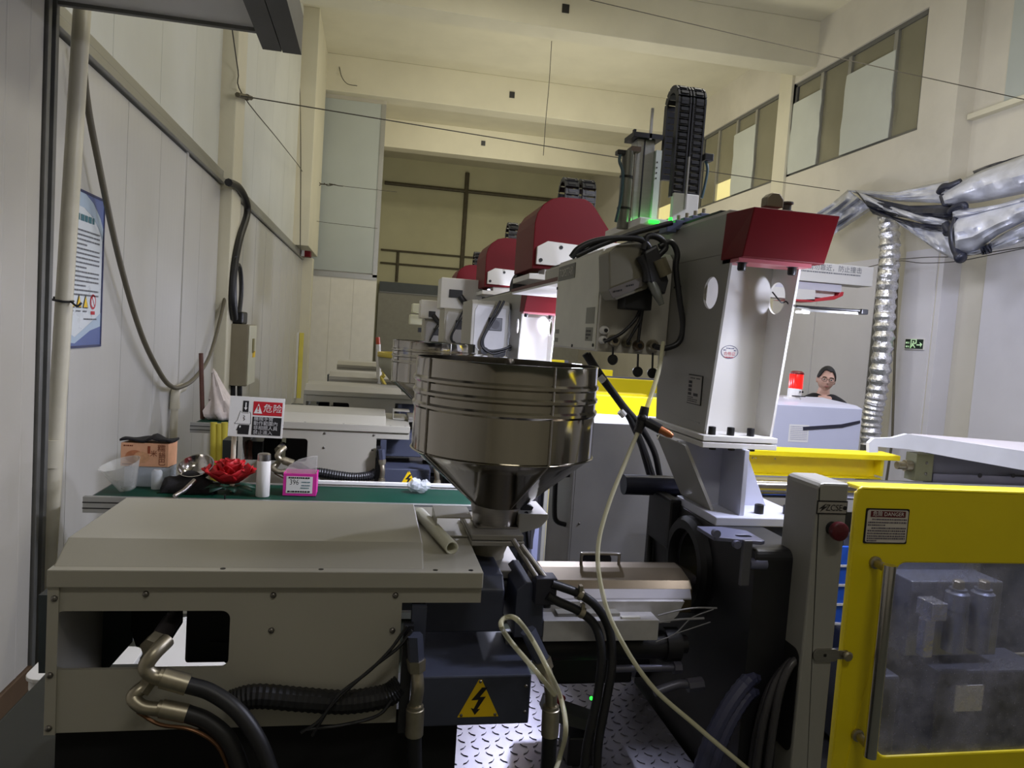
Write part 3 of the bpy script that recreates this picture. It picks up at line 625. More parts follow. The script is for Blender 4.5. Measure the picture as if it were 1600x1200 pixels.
for i, (dy, dx, zz) in enumerate(((0, 0, 1.20), (.018, .012, 1.19), (.034, -.01, 1.17), (.052, .01, 1.15), (.068, 0, 1.12))):
    y0 = 1.935+dy
    MB().tube(catmull([(1.30, y0, zz), (1.265, y0-.01, zz-.02), (1.235-dx, y0-.02, zz-.08), (1.222-dx*2, y0-.02, zz-.2), (1.222-dx*2, y0-.01, .80), (1.225, y0, .62)]), .0125, 8).build('control_cable', M('grey_cable', (66, 64, 66), .3, var=.1), gpo, sm=60)
for k in range(2):
    dz = -.045*k; pts = catmull([(1.235, 2.03, 1.105+dz), (1.17, 1.99, 1.105+dz), (1.09+.01*k, 1.96, 1.03+dz), (1.035+.02*k, 1.95, .91+dz), (1.0+.03*k, 1.95, .74)], 9)
    MB().tube(pts, [.022+.0022*(i % 2) for i in range(len(pts))], 10).build('corrugated_conduit', M('blue_grey_conduit', (66, 68, 96), .35), gpo, sm=20)
# sliding yellow gate
gx0, gx1, gy = 1.412, 3.05, 1.90
gl = [(gx0, .55), (gx1, .55), (gx1, 1.73), (gx0+.02, 1.73), (gx0+.006, 1.724), (gx0, 1.71)]
gt = MB().prism([gl, list(reversed(rrect(1.567, 2.85, .902, 1.503, .035)))], 'xz', gy, gy+.012).box(gx0, gx0+.012, gy, gy+.018, .55, 1.715).box(gx0+.012, gx1, gy, gy+.075, 1.716, 1.73).build('sliding_gate', yellow, mc, bev=.006)
MB().prism(rrect(1.560, 2.857, .895, 1.510, .035), 'xz', gy+.013, gy+.018).build('gate_window', gglass, gt)
dp = MB().prism(rrect(1.446, 1.590, 1.562, 1.667, .004, 2), 'xz', gy-.003, gy).build('danger_plate', ink, gt)
flat(rrect(1.450-1.446, .140, .004, .101, .006, 2), M('plate_white', (206, 198, 188), .4), dp, 'plate_face', (1.446, gy-.003, 1.562), X_, Z_, .0012)
flat([(.014, .080), (.130, .080), (.130, .098), (.014, .098)], M('dark_red_print', (92, 16, 26), .5), dp, 'plate_header', (1.446, gy-.003, 1.562), X_, Z_, .0024)
glyphs('危險 DANGER', .0165, (1.518, gy-.003, 1.651), X_, Z_, paper, dp, depth=.003)
textlines([(.02, .135, .073), (.008, .135, .064), (.008, .065, .056), (.02, .135, .047), (.008, .135, .039), (.008, .135, .031), (.008, .135, .023), (.008, .135, .016), (.008, .04, .009)], M('purple_grey_print', (92, 84, 98), .6), dp, (1.446, gy-.003, 1.562), X_, Z_, .0042, .0024)
hd = MB().tube([(1.484, 1.826, 1.520), (1.484, 1.826, .950)], .0180, 18).build('gate_handle', chrome, gt, sm=50)
for z in (1.505, .975): MB().lathe([(.019, 0), (.019, -.008), (.012, -.012)], (1.492, gy, z), 14, 'y').build('handle_washer', zinc, hd, sm=40)
for z in (1.505, .975): MB().tube([(1.492, gy-.008, z), (1.484, 1.83, z)], .0125, 12).build('handle_standoff', zinc, hd, sm=40)
# mould area seen through the window
MB().box(1.36, 3.1, 2.05, 2.9, .60, .64).build('drip_tray', black, mc)
mv = MB().box(2.02, 2.42, 2.36, 2.75, 1.00, 1.29).box(2.02, 2.45, 2.50, 2.78, .66, 1.36).build('mould_half', moldm, mc, bev=.006)
for x in (2.145, 2.253):
    c = MB().lathe([(.036, 1.06), (.036, 1.215), (.040, 1.215), (.040, 1.275), (.030, 1.283), (.030, 1.292)], (x, 2.28, 0), 20).build('ejector_cylinder', moldm, mc, sm=40)
    MB().lathe([(.021, 1.292), (.021, 1.318), (.018, 1.322), (.0001, 1.322)], (x, 2.28, 0), 6).build('hex_cap', zinc, c)
MB().box(2.02, 2.085, 2.25, 2.33, 1.18, 1.245).box(2.01, 2.05, 2.26, 2.3, 1.04, 1.18).build('valve_block', M('foil_valve', (190, 190, 196), .25, .8, bump=.6, bscale=40), mc, bev=.004)
box(1.955, 1.975, 2.40, 2.62, .95, 1.40).build('mould_plate', M('pale_mould_plate', (150, 150, 164), .35, .2), mc, bev=.002)
MB().box(1.9, 2.6, 2.55, 2.8, .66, 1.02).box(1.78, 1.92, 2.25, 2.5, .66, .98).build('clamp_block', M('dark_clamp', (58, 60, 70), .5), mc, bev=.01)
pp = box(2.12, 2.6, 2.30, 2.5, .66, .97).build('lower_block', M('dark_clamp', 0), mc, bev=.01)
box(2.200, 2.320, 2.296, 2.30, .815, .915).build('paper_label', paper, pp)
box(1.50, 3.3, 3.035, 3.05, .55, 1.54).build('rear_gate_sheet', M('rear_sheet', (84, 86, 92), .5), mc)
box(2.42, 3.2, 3.01, 3.035, 1.36, 1.44).build('rear_yellow_strip', yellow, mc)
bp = box(1.70, 1.98, 2.62, 2.64, .90, 1.34).build('blue_panel', bluep, mc)
for z in (1.02, 1.10, 1.18, 1.26): box(1.70, 1.98, 2.612, 2.62, z, z+.008).build('panel_rib', white, bp)
# rear gate rail, bracket and lid on the right
rr = MB().box(1.52, 2.38, 2.93, 3.06, 1.652, 1.676).box(1.52, 2.31, 3.0, 3.03, 1.56, 1.655).box(2.30, 2.315, 2.95, 3.03, 1.575, 1.655).box(1.52, 2.31, 2.95, 3.0, 1.560, 1.566).build('rear_gate_rail', yellow, mc, bev=.003)
for x in (1.69, 1.705, 1.80): MB().lathe([(.004, 0), (.004, -.002), (.0001, -.002)], (x, 3.0, 1.63), 8, 'y').build('rail_screw', zinc, rr)
box(1.36, 3.2, 2.80, 2.9, 1.535, 1.565).build('silver_rail', alum, mc, bev=.004)
box(1.36, 3.2, 2.80, 2.83, 1.44, 1.50).build('lower_rail', white, mc, bev=.004)
hb = box(2.455, 2.545, 2.92, 2.99, 1.565, 1.69).build('hinge_bracket', M('olive_bracket', (112, 112, 84), .5), mc, bev=.002)
for z in (1.60, 1.65): screw_y((2.51, 2.92, z), .007, hb)
MB().lathe([(.018, 2.38), (.018, 2.42), (.026, 2.42), (.026, 2.45)], (0, 2.95, 1.63), 10, 'x').build('hinge_pin', zinc, hb, sm=40)
box(2.56, 3.3, 2.95, 2.99, 1.545, 1.70).build('rear_panel', M('slate_panel', (92, 92, 102), .5), mc)
lp = MB().box(2.56, 3.3, 2.93, 2.95, 1.545, 1.60).build('panel_strip', M('slate_strip', (110, 108, 122), .45), mc)
for px in (1531, 1583): p = at(px, 743, 2.93); MB().lathe([(.011, 0), (.011, -.002), (.0001, -.002)], (p.x, 2.93, p.z), 12, 'y').build('strip_hole', ink, lp)
# ---- hoses and fittings of the front machine (every hose its own part)
def elbow_hose(name, fit, hose, rf, rh, sleeve):
    f = MB().tube(catmull(fit, 5), rf, 12).build(name, zinc, mc, sm=50)
    a, b = Vector(sleeve[0]), Vector(sleeve[1])
    MB().tube([a, a.lerp(b, .12), a.lerp(b, .13), b], [rf*1.15, rf*1.15, rf*1.38, rf*1.38], 14).build('crimp_sleeve', zinc, f, sm=40)
    h = MB().tube(catmull(hose, 7), rh, 12).build('hydraulic_hose', rubber, mc, sm=60)
    return f
f = elbow_hose('pipe_elbow', [at(262, 1000, 1.95), at(240, 1022, 1.91), at(228, 1042, 1.90), at(240, 1056, 1.90), at(262, 1060, 1.90)], [at(292, 1070, 1.90), at(330, 1082, 1.90), at(372, 1112, 1.88), at(405, 1160, 1.86), at(428, 1222, 1.85)], .019, .021, (at(248, 1057, 1.90), at(294, 1070, 1.90)))
MB().tube([at(270, 966, 2.12), at(245, 1004, 1.96)], .023, 14).build('feed_hose', M('grey_rubber', (58, 54, 56), .5), mc, sm=50)
MB().tube([at(247, 1000, 1.97), at(234, 1014, 1.935)], .027, 6).build('hex_nut', zinc, f, sm=30)
f = elbow_hose('pipe_elbow', [at(232, 1068, 1.93), at(218, 1078, 1.91), at(208, 1090, 1.90), at(222, 1104, 1.89), at(246, 1108, 1.89)], [at(290, 1114, 1.89), at(325, 1128, 1.89), at(358, 1158, 1.88), at(380, 1212, 1.87)], .017, .022, (at(246, 1106, 1.89), at(292, 1115, 1.89)))
MB().tube([at(236, 1060, 1.93), at(220, 1082, 1.91)], .020, 6).build('hex_nut', zinc, f, sm=30)
MB().tube(catmull([at(215, 1112, 1.9), at(250, 1132, 1.88), at(300, 1140, 1.87), at(340, 1166, 1.87), at(362, 1215, 1.87)]), .005, 6).build('copper_line', M('copper_line', (150, 110, 80), .35, .8), mc, sm=60)
pts = catmull([at(360, 1098, 1.96), at(400, 1088, 1.96), at(470, 1093, 1.97), at(540, 1097, 1.97), at(600, 1088, 1.97), at(626, 1072, 1.98)], 14)
MB().tube(pts, [.030+.003*(i % 2) for i in range(len(pts))], 12).build('corrugated_hose', rubber, mc, sm=20)
for P in ([(636, 978), (610, 1015), (575, 1050), (530, 1085), (500, 1125), (470, 1145)], [(644, 985), (622, 1012), (580, 1045), (520, 1100), (488, 1150)], [(612, 1095), (590, 1118), (540, 1132), (480, 1140)]):
    MB().tube(catmull([at(a, b, 1.93) for a, b in P]), .0045, 6).build('thin_cable', rubber, mc, sm=60)
def side_fitting(top, mid, bend, low, end, yy, tilt=0):
    f = MB().tube([at(*top, yy), at(*mid, yy)], .0225, 6).build('hex_fitting', navy, mc, sm=30)
    MB().tube([at(*mid, yy), at(*bend, yy)], [.027, .024], 6).build('hex_nut', zinc, f, sm=30)
    MB().tube(catmull([at(*bend, yy), at((bend[0]+low[0])/2+3, (bend[1]+low[1])/2, yy-.01), at(*low, yy)], 5), .017, 12).build('bent_tube', zinc, f, sm=60)
    a, b = at(*low, yy), at(low[0]-2, low[1]+46, yy)
    MB().tube([a, a.lerp(b, .1), a.lerp(b, .12), b], [.022, .022, .0245, .0245], 14).build('crimp_sleeve', zinc, f, sm=40)
    MB().tube([b, at(*end, yy+.02)], .021, 12).build('hydraulic_hose', rubber, mc, sm=60)
side_fitting((648, 992), (650, 1030), (651, 1048), (649, 1102), (648, 1215), 1.93)
side_fitting((825, 985), (846, 1030), (852, 1045), (861, 1102), (855, 1215), 1.90)
box(.145, .185, 1.98, 2.02, 1.19, 1.34).build('hose_manifold', navy, mc)
box(.123, .15, 1.95, 1.98, 1.00, 1.30).build('cable_duct', black, mc)
wb = MB().box(.508, .572, 2.06, 2.12, 1.315, 1.395).build('water_block', M('dark_water_block', (52, 52, 62), .45, .3), mc, bev=.003)
for dx in (0, .022): MB().tube([(.455+dx, 2.18-.02*(dx > 0), 1.475-.5*dx), (.517+dx*1.2, 2.09, 1.385)], .009, 10).build('cooling_pipe', bolt, wb, sm=50)
for P, cl in (([(862, 912), (880, 918), (905, 928), (932, 948), (952, 985), (956, 1040), (946, 1100), (935, 1160), (932, 1215)], (905, 928)), ([(855, 930), (872, 940), (905, 955), (930, 978), (940, 1020), (934, 1085), (918, 1160), (912, 1215)], (908, 956))):
    pts = catmull([at(a, b, 2.06-.0004*(b-912)*(b > 1000)*.5) for a, b in P], 6)
    h = MB().tube(pts, .0135, 12).build('cooling_hose', rubber, mc, sm=60)
    c = at(*cl, 2.06); d = Vector((.9, 0, -.4)); MB().tube([c-d*.008, c+d*.008], .018, 12).box(c.x-.005, c.x+.005, 2.04, 2.06, c.z+.014, c.z+.03).build('hose_clamp', zinc, h, sm=30)
lo = [(866, 1085), (840, 1052), (800, 1005), (783, 978), (790, 965), (808, 968), (832, 1000), (858, 1050), (876, 1090), (884, 1140), (874, 1185), (864, 1215)]
MB().tube(catmull([at(a, b, 1.865-.0001*b*(i % 2)) for i, (a, b) in enumerate(lo)], 6), .0068, 10).build('coiled_clear_hose', goldhose, mc, sm=60, label='yellowed clear hose looped in front of the dark motor housing')

# ================================================================== HOPPER
hp = thing('material_hopper', 'big stainless steel hopper with ribbed drum on the nearest machine', 'hopper', (.44, 2.4, 1.47))
hp['group'] = 'stainless hoppers'
R = .300
drum = MB().lathe([(R, 1.722), (R, 1.855), (R+.006, 1.862), (R+.006, 1.870), (R, 1.877), (R, 1.897), (R+.006, 1.903), (R+.006, 1.911), (R, 1.918), (R, 1.938), (R+.006, 1.944), (R+.006, 1.952), (R, 1.959), (R, 2.010), (R+.003, 2.016), (R-.004, 2.016), (R-.005, 1.722)], (.44, 2.4, 0), 64, cap=False).build('drum', steel, hp, sm=35)
MB().lathe([(R, 1.722), (R+.004, 1.718), (R-.006, 1.714), (.085, 1.535)], (.44, 2.4, 0), 64, cap=False).build('cone', steel, hp, sm=35, solid=.002)
MB().prism([rrect(.358, .508, 2.325, 2.475, .02), list(reversed(circ(.433, 2.4, .055, 16)))], 'xy', 1.471, 1.476).lathe([(.086, 1.54), (.078, 1.50), (.075, 1.476), (.07, 1.476), (.07, 1.54)], (.433, 2.4, 0), 24, cap=False).build('neck', steelb, hp, sm=35)
for ang in (-72, -152, 20, 110):
    a = math.radians(ang); c, s_ = math.cos(a), math.sin(a)
    MB().tube([(.44+(R+.002)*c, 2.4+(R+.002)*s_, 1.72), (.44+(R+.002)*c, 2.4+(R+.002)*s_, 2.014)], .0035, 6).build('drum_seam', steelb, hp, sm=50)
    MB().tube([(.44+(R-.002)*c, 2.4+(R-.002)*s_, 1.715), (.44+.087*c, 2.4+.087*s_, 1.537)], .0025, 6).build('cone_seam', steelb, hp, sm=50)
MB().prism([(.515, 1.476), (.53, 1.476), (.56, 1.53), (.515, 1.55)], 'xz', 2.38, 2.42).build('lock_lever', black, hp, bev=.003)
MB().tube([(.54, 2.36, 1.49), (.525, 2.34, 1.52)], .008, 8).build('drain_plug', black, hp)
# rolled tube lying on the hood
p0, p1 = atz(656, 802, 1.456), atz(706, 856, 1.456)
a = MB().tube([p0, p1], .018, 16, caps=False).build('rolled_tube', M('cream_pipe_offcut', (206, 204, 182), .5), None, sm=60, solid=.005)
tag(a, 'short cream split pipe lying on the grey hood beside hopper', 'pipe')

# ================================================================== CLEAR AIR HOSE WITH TEE
t = thing('air_hose', 'long clear yellowish air hose hanging from control box past hopper to lower right', 'hose', (.85, 2.25, .7))
MB().tube(catmull([at(1036, 536, 2.55), at(1030, 575, 2.4), at(1020, 610, 2.3), at(1006, 650, 2.25)], 7), .0080, 10).build('upper_tube', goldhose, t, sm=60)
MB().tube(catmull([at(998, 672, 2.24), at(978, 720, 2.2), at(952, 785, 2.15), at(935, 850, 2.1), at(938, 910, 2.05), at(960, 980, 2.0), at(1015, 1068, 1.95), at(1090, 1136, 1.9), at(1180, 1212, 1.85)], 8), .0070, 10).build('lower_tube', goldhose, t, sm=60)
tee = MB().tube([at(1008, 636, 2.25), at(1003, 658, 2.245), at(996, 676, 2.24)], [.014, .017, .014], 12).tube([at(1003, 655, 2.245), at(1026, 666, 2.22)], .012, 12).ball(at(1004, 654, 2.245), .019, 10, 8).build('tee_fitting', blackp, t, sm=50)
MB().tube([at(1012, 660, 2.235), at(1032, 671, 2.21)], .016, 12).build('gun_body', blackp, tee, sm=40)
MB().tube([at(1030, 670, 2.21), at(1044, 678, 2.2), at(1051, 682, 2.19)], [.0125, .0125, .007], 12).build('copper_nozzle', copper, tee, sm=40)
MB().tube([at(1033, 674, 2.21), at(1027, 686, 2.2)], .002, 6).build('trigger_wire', bolt, tee)

# ================================================================== TAKE-OUT ROBOT ON THE FRONT MACHINE
def robot(label, full):
    r = thing('takeout_robot', label, 'robot', (1.27, 2.6, 1.5), 'take-out robots above the machines')
    # pedestal
    pd = MB().prism([(1.165, 2.27), (1.52, 2.27), (1.52, 2.6), (1.165, 2.6)], 'xy', 1.508, 1.538).build('base_plate', lav, r, bev=.003)
    MB().hexa([(1.07, 2.36, 1.765), (1.082, 2.36, 1.765), (1.202, 2.36, 1.538), (1.19, 2.36, 1.538), (1.07, 2.62, 1.765), (1.082, 2.62, 1.765), (1.202, 2.62, 1.538), (1.19, 2.62, 1.538)]).build('slanted_plate', M('pedestal_plate', (158, 156, 150), .45), r)
    MB().prism([(1.09, 1.765), (1.345, 1.765), (1.455, 1.538), (1.205, 1.538)], 'xz', 2.46, 2.475).build('back_gusset', lav, r)
    box(1.265, 1.283, 2.30, 2.46, 1.538, 1.765).build('centre_web', lav, r, bev=.002)
    for x in (1.36, 1.47): socket_bolt(x, 2.34, 1.538, .016, .032, r)
    fl = MB().box(1.118, 1.395, 2.32, 2.83, 1.765, 1.784).build('lower_flange', white, r, bev=.002)
    box(1.118, 1.395, 2.32, 2.83, 1.788, 1.807).build('upper_flange', white, r, bev=.002)
    for x in (1.165, 1.235, 1.31): socket_bolt(x, 2.355, 1.807, .013, .028, r); MB().lathe([(.012, 1.757), (.012, 1.765)], (x, 2.34, 0), 10).build('nut', blackp, fl)
    # tapered post: two side plates joined by a web
    prof = [(2.36, 1.807), (2.27, 2.42), (2.88, 2.42), (2.80, 1.807)]
    hole = list(reversed(circ(2.40, 2.295, .056, 24)))
    MB().prism([prof, hole], 'yz', 1.138, 1.146).build('left_side_plate', greyd, r)
    MB().prism([prof, hole], 'yz', 1.388, 1.396).build('right_side_plate', white, r)
    MB().hexa([(1.146, 2.47, 1.807), (1.388, 2.47, 1.807), (1.388, 2.44, 2.42), (1.146, 2.44, 2.42), (1.146, 2.48, 1.807), (1.388, 2.48, 1.807), (1.388, 2.45, 2.42), (1.146, 2.45, 2.42)]).build('post_web', white, r)
    if full:
        rp = MB().prism([(2.40, 1.90), (2.515, 1.90), (2.515, 2.005), (2.40, 2.005)], 'yz', 1.135, 1.138).build('rating_plate', ink, r)
        flat([(.003, .003), (.112, .003), (.112, .102), (.003, .102)], M('plate_grey', (150, 146, 138), .4, .3), rp, 'plate_face', (1.135, 2.515, 1.90), -Y_, Z_, .001)
        for k in range(4): flat([(.010, .073-.014*k), (.036, .073-.014*k), (.036, .083-.014*k), (.010, .083-.014*k)], ink, rp, 'plate_field', (1.135, 2.515, 1.90), -Y_, Z_, .002)
        flat([(.055, .030), (.09, .030), (.09, .040), (.055, .040)], ink, rp, 'plate_field', (1.135, 2.515, 1.90), -Y_, Z_, .002)
        textlines([(.01, .055, .024), (.01, .09, .017), (.01, .09, .010), (.02, .06, .093), (.07, .10, .093)], ink, rp, (1.135, 2.515, 1.90), -Y_, Z_, .004, .002)
        MB().tube([(1.137, 2.40, 1.84), (1.137, 2.72, 1.845)], .002, 5).build('plate_seam', greyd, r)
        for y in (2.72, 2.66): MB().lathe([(.004, 0), (.004, -.002)], (1.138, y, 2.33), 8, 'x').build('small_hole', ink, r)
        sg = MB()
        for k in range(28):
            a0, a1 = 2*math.pi*k/28, 2*math.pi*(k+1)/28; O = Vector((1.256, 2.4535, 2.095))
            q = [(.033*math.cos(a0), .024*math.sin(a0)), (.033*math.cos(a1), .024*math.sin(a1)), (.031*math.cos(a1), .022*math.sin(a1)), (.031*math.cos(a0), .022*math.sin(a0))]
            sg.add([O+Vector((x, .001-.05*z, z)) for x, z in q], [(0, 1, 2, 3)])
        sg = sg.build('inspection_stamp', M('stamp_blue', (84, 84, 120), .6), r, keep=True)
        glyphs('合格证', .015, (1.256, 2.455, 2.088), X_, Z_, M('stamp_red', (190, 90, 96), .6), sg)
        textlines([(-.018, .018, -.019)], M('stamp_red', 0), sg, (1.256, 2.456, 2.095), X_, Z_, .004)
        textlines([(-.014, .016, .013), (-.024, -.014, .006), (.016, .025, .006)], M('stamp_blue', 0), sg, (1.256, 2.456, 2.095), X_, Z_, .004)
    # red end cap, beam
    MB().hexa([(1.135, 2.19, 2.40), (1.425, 2.19, 2.40), (1.452, 2.17, 2.556), (1.152, 2.17, 2.556), (1.130, 2.33, 2.40), (1.425, 2.33, 2.40), (1.452, 2.33, 2.558), (1.138, 2.33, 2.558)]).build('end_cap', red, r, bev=.003)
    MB().box(1.138, 1.396, 2.215, 2.33, 2.388, 2.40).build('cap_lip', M('lit_red_lip', (196, 110, 118), .4), r)  # underside of the red cap, its lit look put into the colour
    for x in (1.165, 1.345):
        MB().lathe([(.011, 2.362), (.014, 2.366), (.014, 2.386), (.02, 2.388)], (x, 2.245, 0), 12).build('cap_bolt', blackp, r, sm=40)
    bm_ = MB().prism([(1.138, 2.42), (1.396, 2.42), (1.396, 2.556), (1.37, 2.572), (1.15, 2.572), (1.138, 2.556)], 'xz', 2.33, 5.0 if full else 4.6).build('traverse_beam', greyd, r, bev=.003)
    MB().box(1.15, 1.17, 2.4, 4.9 if full else 4.5, 2.572, 2.58).box(1.36, 1.38, 2.4, 4.9 if full else 4.5, 2.572, 2.58).build('linear_guide', black, bm_)
    box(1.17, 1.36, 2.5, 4.8 if full else 4.4, 2.412, 2.42).build('beam_underside', white, bm_)
    MB().prism([(1.22, 2.572), (1.22, 2.602), (1.235, 2.617), (1.265, 2.617), (1.28, 2.60), (1.28, 2.572)], 'xz', 2.22, 2.26).build('lifting_lug', M('lug_steel', (130, 122, 104), .45, .5), r, bev=.004)
    MB().lathe([(.02, 2.56), (.02, 2.572), (.014, 2.574), (.014, 2.592), (.02, 2.594), (.02, 2.60)], (1.315, 2.26, 0), 12).build('stop_knob', M('knob_dark', (70, 66, 60), .5), r, sm=40)
    return r, bm_
rb, rbeam = robot('take-out robot with dark red end cap and tapered white post nearest the viewer', True)
# work lamp on the post
wl_ = thing('work_lamp', 'slim black LED work lamp bar sticking out beside white robot post', 'lamp', (1.5, 2.32, 2.24))
MB().tube([(1.397, 2.29, 2.265), (1.60, 2.21, 2.262)], .006, 8).build('lamp_bar', blackp, wl_, sm=50)
MB().hexa([(1.42, 2.285, 2.250), (1.59, 2.218, 2.250), (1.59, 2.218, 2.257), (1.42, 2.285, 2.257), (1.425, 2.30, 2.250), (1.595, 2.233, 2.250), (1.595, 2.233, 2.257), (1.425, 2.30, 2.257)]).build('lamp_housing', alum, wl_)
MB().box(1.40, 1.44, 2.272, 2.290, 2.243, 2.250).build('led_strip', ledm, wl_)
MB().box(1.585, 1.61, 2.20, 2.235, 2.25, 2.268).build('end_clip', blackp, wl_, bev=.003)
MB().tube(catmull([(1.33, 2.33, 2.31), (1.35, 2.32, 2.285), (1.365, 2.32, 2.275), (1.38, 2.32, 2.28), (1.40, 2.325, 2.262)]), .0025, 6).build('lamp_wire', rubber, wl_)
MB().box(.935, 1.40, 3.5, 5.12, 2.392, 2.412).build('beam_tray', white, rb, bev=.002)
MB().box(.93, .945, 3.5, 5.12, 2.405, 2.425).build('tray_edge', M('tray_rust', (92, 50, 42), .6), rb)
# control box on the beam
cb = MB().prism([(2.75, 2.062), (3.46, 2.062), (3.46, 2.44), (3.44, 2.462), (2.78, 2.462), (2.75, 2.44)], 'yz', .853, 1.136).build('control_box', M('control_box_paint', (188, 184, 172), .42, var=.03, dirt=.05), rb, bev=.004)
box(.849, .853, 2.77, 3.45, 2.07, 2.45).build('box_door', M('box_side_panel', (204, 203, 186), .42), cb, bev=.002)
lg = MB().prism([(3.14, 2.372), (3.43, 2.372), (3.43, 2.438), (3.14, 2.438)], 'yz', .846, .849).build('logo_plate', M('logo_dark', (74, 74, 64), .4), cb)
glyphs('TOPSTAR', .052, (.846, 3.285, 2.404), -Y_, Z_, M('logo_pale', (176, 172, 160), .4), lg, squeeze=1.08, name='logo_lettering')
for y0, y1, z0, z1 in ((2.80, 2.92, 2.17, 2.235), (2.81, 2.91, 2.10, 2.155), (3.35, 3.42, 2.125, 2.145), (3.36, 3.42, 2.085, 2.105)):
    flat([(0, 0), (y1-y0, 0), (y1-y0, z1-z0), (0, z1-z0)], M('olive_label2', (126, 126, 110), .5), cb, 'info_label', (.849, y1, z0), -Y_, Z_, .001)
textlines([(.01, .08, .04), (.01, .08, .025), (.02, .05, .012)], ink, cb, (.849, 2.91, 2.10), -Y_, Z_, .008, .002)
for y, z in ((2.79, 2.085), (3.1, 2.075), (3.44, 2.34)): MB().lathe([(.007, 0), (.007, -.004), (.0001, -.004)], (.849, y, z), 10, 'x').build('box_screw', ink, cb)
def plug(px, py, r, m=white, core=blackp, ln=.03):
    p = at(px, py, 2.75); o = MB().lathe([(r, 0), (r, -ln*.6), (r*.75, -ln), (r*.45, -ln), (r*.45, -ln*.5)], (p.x, 2.75, p.z), 14, 'y').build('connector', m, cb, sm=40)
    MB().lathe([(r*.42, -ln*.4), (r*.42, -ln*1.15), (.0001, -ln*1.15)], (p.x, 2.75, p.z), 10, 'y').build('connector_core', core, o, sm=40)
plug(943, 516, .017); plug(941, 531, .016); plug(958, 532, .024, zinc); plug(978, 536, .019, M('olive_connector', (120, 114, 92), .4, .5))
plug(996, 540, .022, M('brown_connector', (100, 84, 64), .45, .4)); plug(1018, 540, .024, zinc)
for px, py, ln in ((957, 562, 14), (996, 581, 22), (1019, 583, 26)):
    p, q = at(px, py, 2.72), at(px+1, py-ln-6, 2.72)
    o = MB().lathe([(.019, .006), (.021, -.004), (.016, -.010), (.0001, -.010)], p, 16, 'y').ball(p+Vector((0, 0, .0)), (.020, .008, .020), 12, 8).build('dangling_cap', blackp, cb, sm=50)
    MB().tube([p, q], .004, 6).build('cap_strap', blackp, o)
for P in ([(1000, 484), (992, 500), (972, 520), (950, 532)], [(1002, 484), (1000, 500), (992, 515), (980, 535)], [(1004, 484), (1000, 510), (997, 535)], [(966, 524), (944, 534)]):
    MB().tube(catmull([at(a, b, 2.70) for a, b in P]), .0065, 8).build('signal_cable', rubber, cb, sm=60)
# air preparation unit hung on the box front
fr = MB().hexa([at(949, 400, 2.74), at(996, 388, 2.74), at(1010, 455, 2.74), at(953, 460, 2.74), at(949, 400, 2.60), at(990, 390, 2.60), at(1006, 448, 2.60), at(955, 458, 2.60)])
fr = MB().prism([(at(*p, 2.66).x, at(*p, 2.66).z) for p in ((946, 396), (960, 384), (1003, 380), (1012, 440), (1006, 452), (955, 470), (947, 455))], 'xz', 2.62, 2.75).build('vacuum_ejector', M('ejector_grey', (120, 116, 100), .5), cb, bev=.006)
fl_ = MB().prism([(at(*p, 2.618).x, at(*p, 2.618).z) for p in ((950, 452), (1004, 432), (1006, 446), (957, 466))], 'xz', 2.612, 2.622).build('ejector_lip', M('ejector_lip', (104, 98, 92), .5), fr)
textlines([(0, .035, 0), (.05, .08, .011)], ink, fr, (at(958, 456, 2.61).x, 2.612, at(958, 456, 2.61).z), X_+Z_*.28, Z_, .006, .002)
box(at(972, 460, 2.7).x, at(1014, 460, 2.7).x, 2.66, 2.75, at(990, 484, 2.7).z, at(990, 446, 2.7).z).build('valve_manifold', black, cb, bev=.004)
MB().prism([(at(*p, 2.64).x, at(*p, 2.64).z) for p in ((998, 395), (1018, 384), (1036, 440), (1030, 462), (1008, 446))], 'xz', 2.58, 2.75).build('regulator_body', M('regulator_black', (40, 40, 44), .45), cb, bev=.008)
MB().tube([at(1018, 440, 2.6), at(1026, 458, 2.58), at(1034, 476, 2.57)], [.018, .018, .010], 14).build('filter_bowl', M('smoky_bowl', (110, 112, 104), .25), cb, sm=40)
MB().tube([at(1030, 405, 2.58), at(1040, 430, 2.58)], .026, 14).build('pressure_gauge', M('olive_connector', 0), cb, sm=40)
for P, r in (([(893, 402), (905, 388), (930, 377), (965, 372), (1000, 374), (1015, 390), (1010, 410)], .012), ([(900, 400), (940, 382), (985, 366), (1020, 356), (1050, 348)], .010),
             ([(1030, 385), (1048, 378), (1058, 395), (1056, 420), (1062, 470), (1067, 510), (1060, 535), (1040, 544), (1024, 542)], .011), ([(1005, 390), (1012, 370), (1030, 372), (1040, 386), (1028, 400)], .012), ([(1000, 400), (1010, 420), (1012, 440)], .018)):
    MB().tube(catmull([at(a, b, 2.60) for a, b in P]), r, 10).build('power_cable', rubber, rb, sm=60)
for P in ([(914, 553), (935, 585), (965, 625), (985, 655), (1005, 700), (1020, 745)], [(918, 553), (942, 590), (975, 635), (1000, 665), (1022, 705), (1031, 745)], [(985, 655), (1000, 690), (1016, 745)]):
    MB().tube(catmull([at(a, b, 3.0) for a, b in P]), .014, 8).build('trailing_cable', rubber, rb, sm=60)
for px, py in ((940, 593), (972, 647)): p = at(px, py, 2.99); MB().tube([p+Vector((-.01, 0, .012)), p+Vector((.01, 0, -.006))], .0155, 10).build('cable_tie', white, rb)
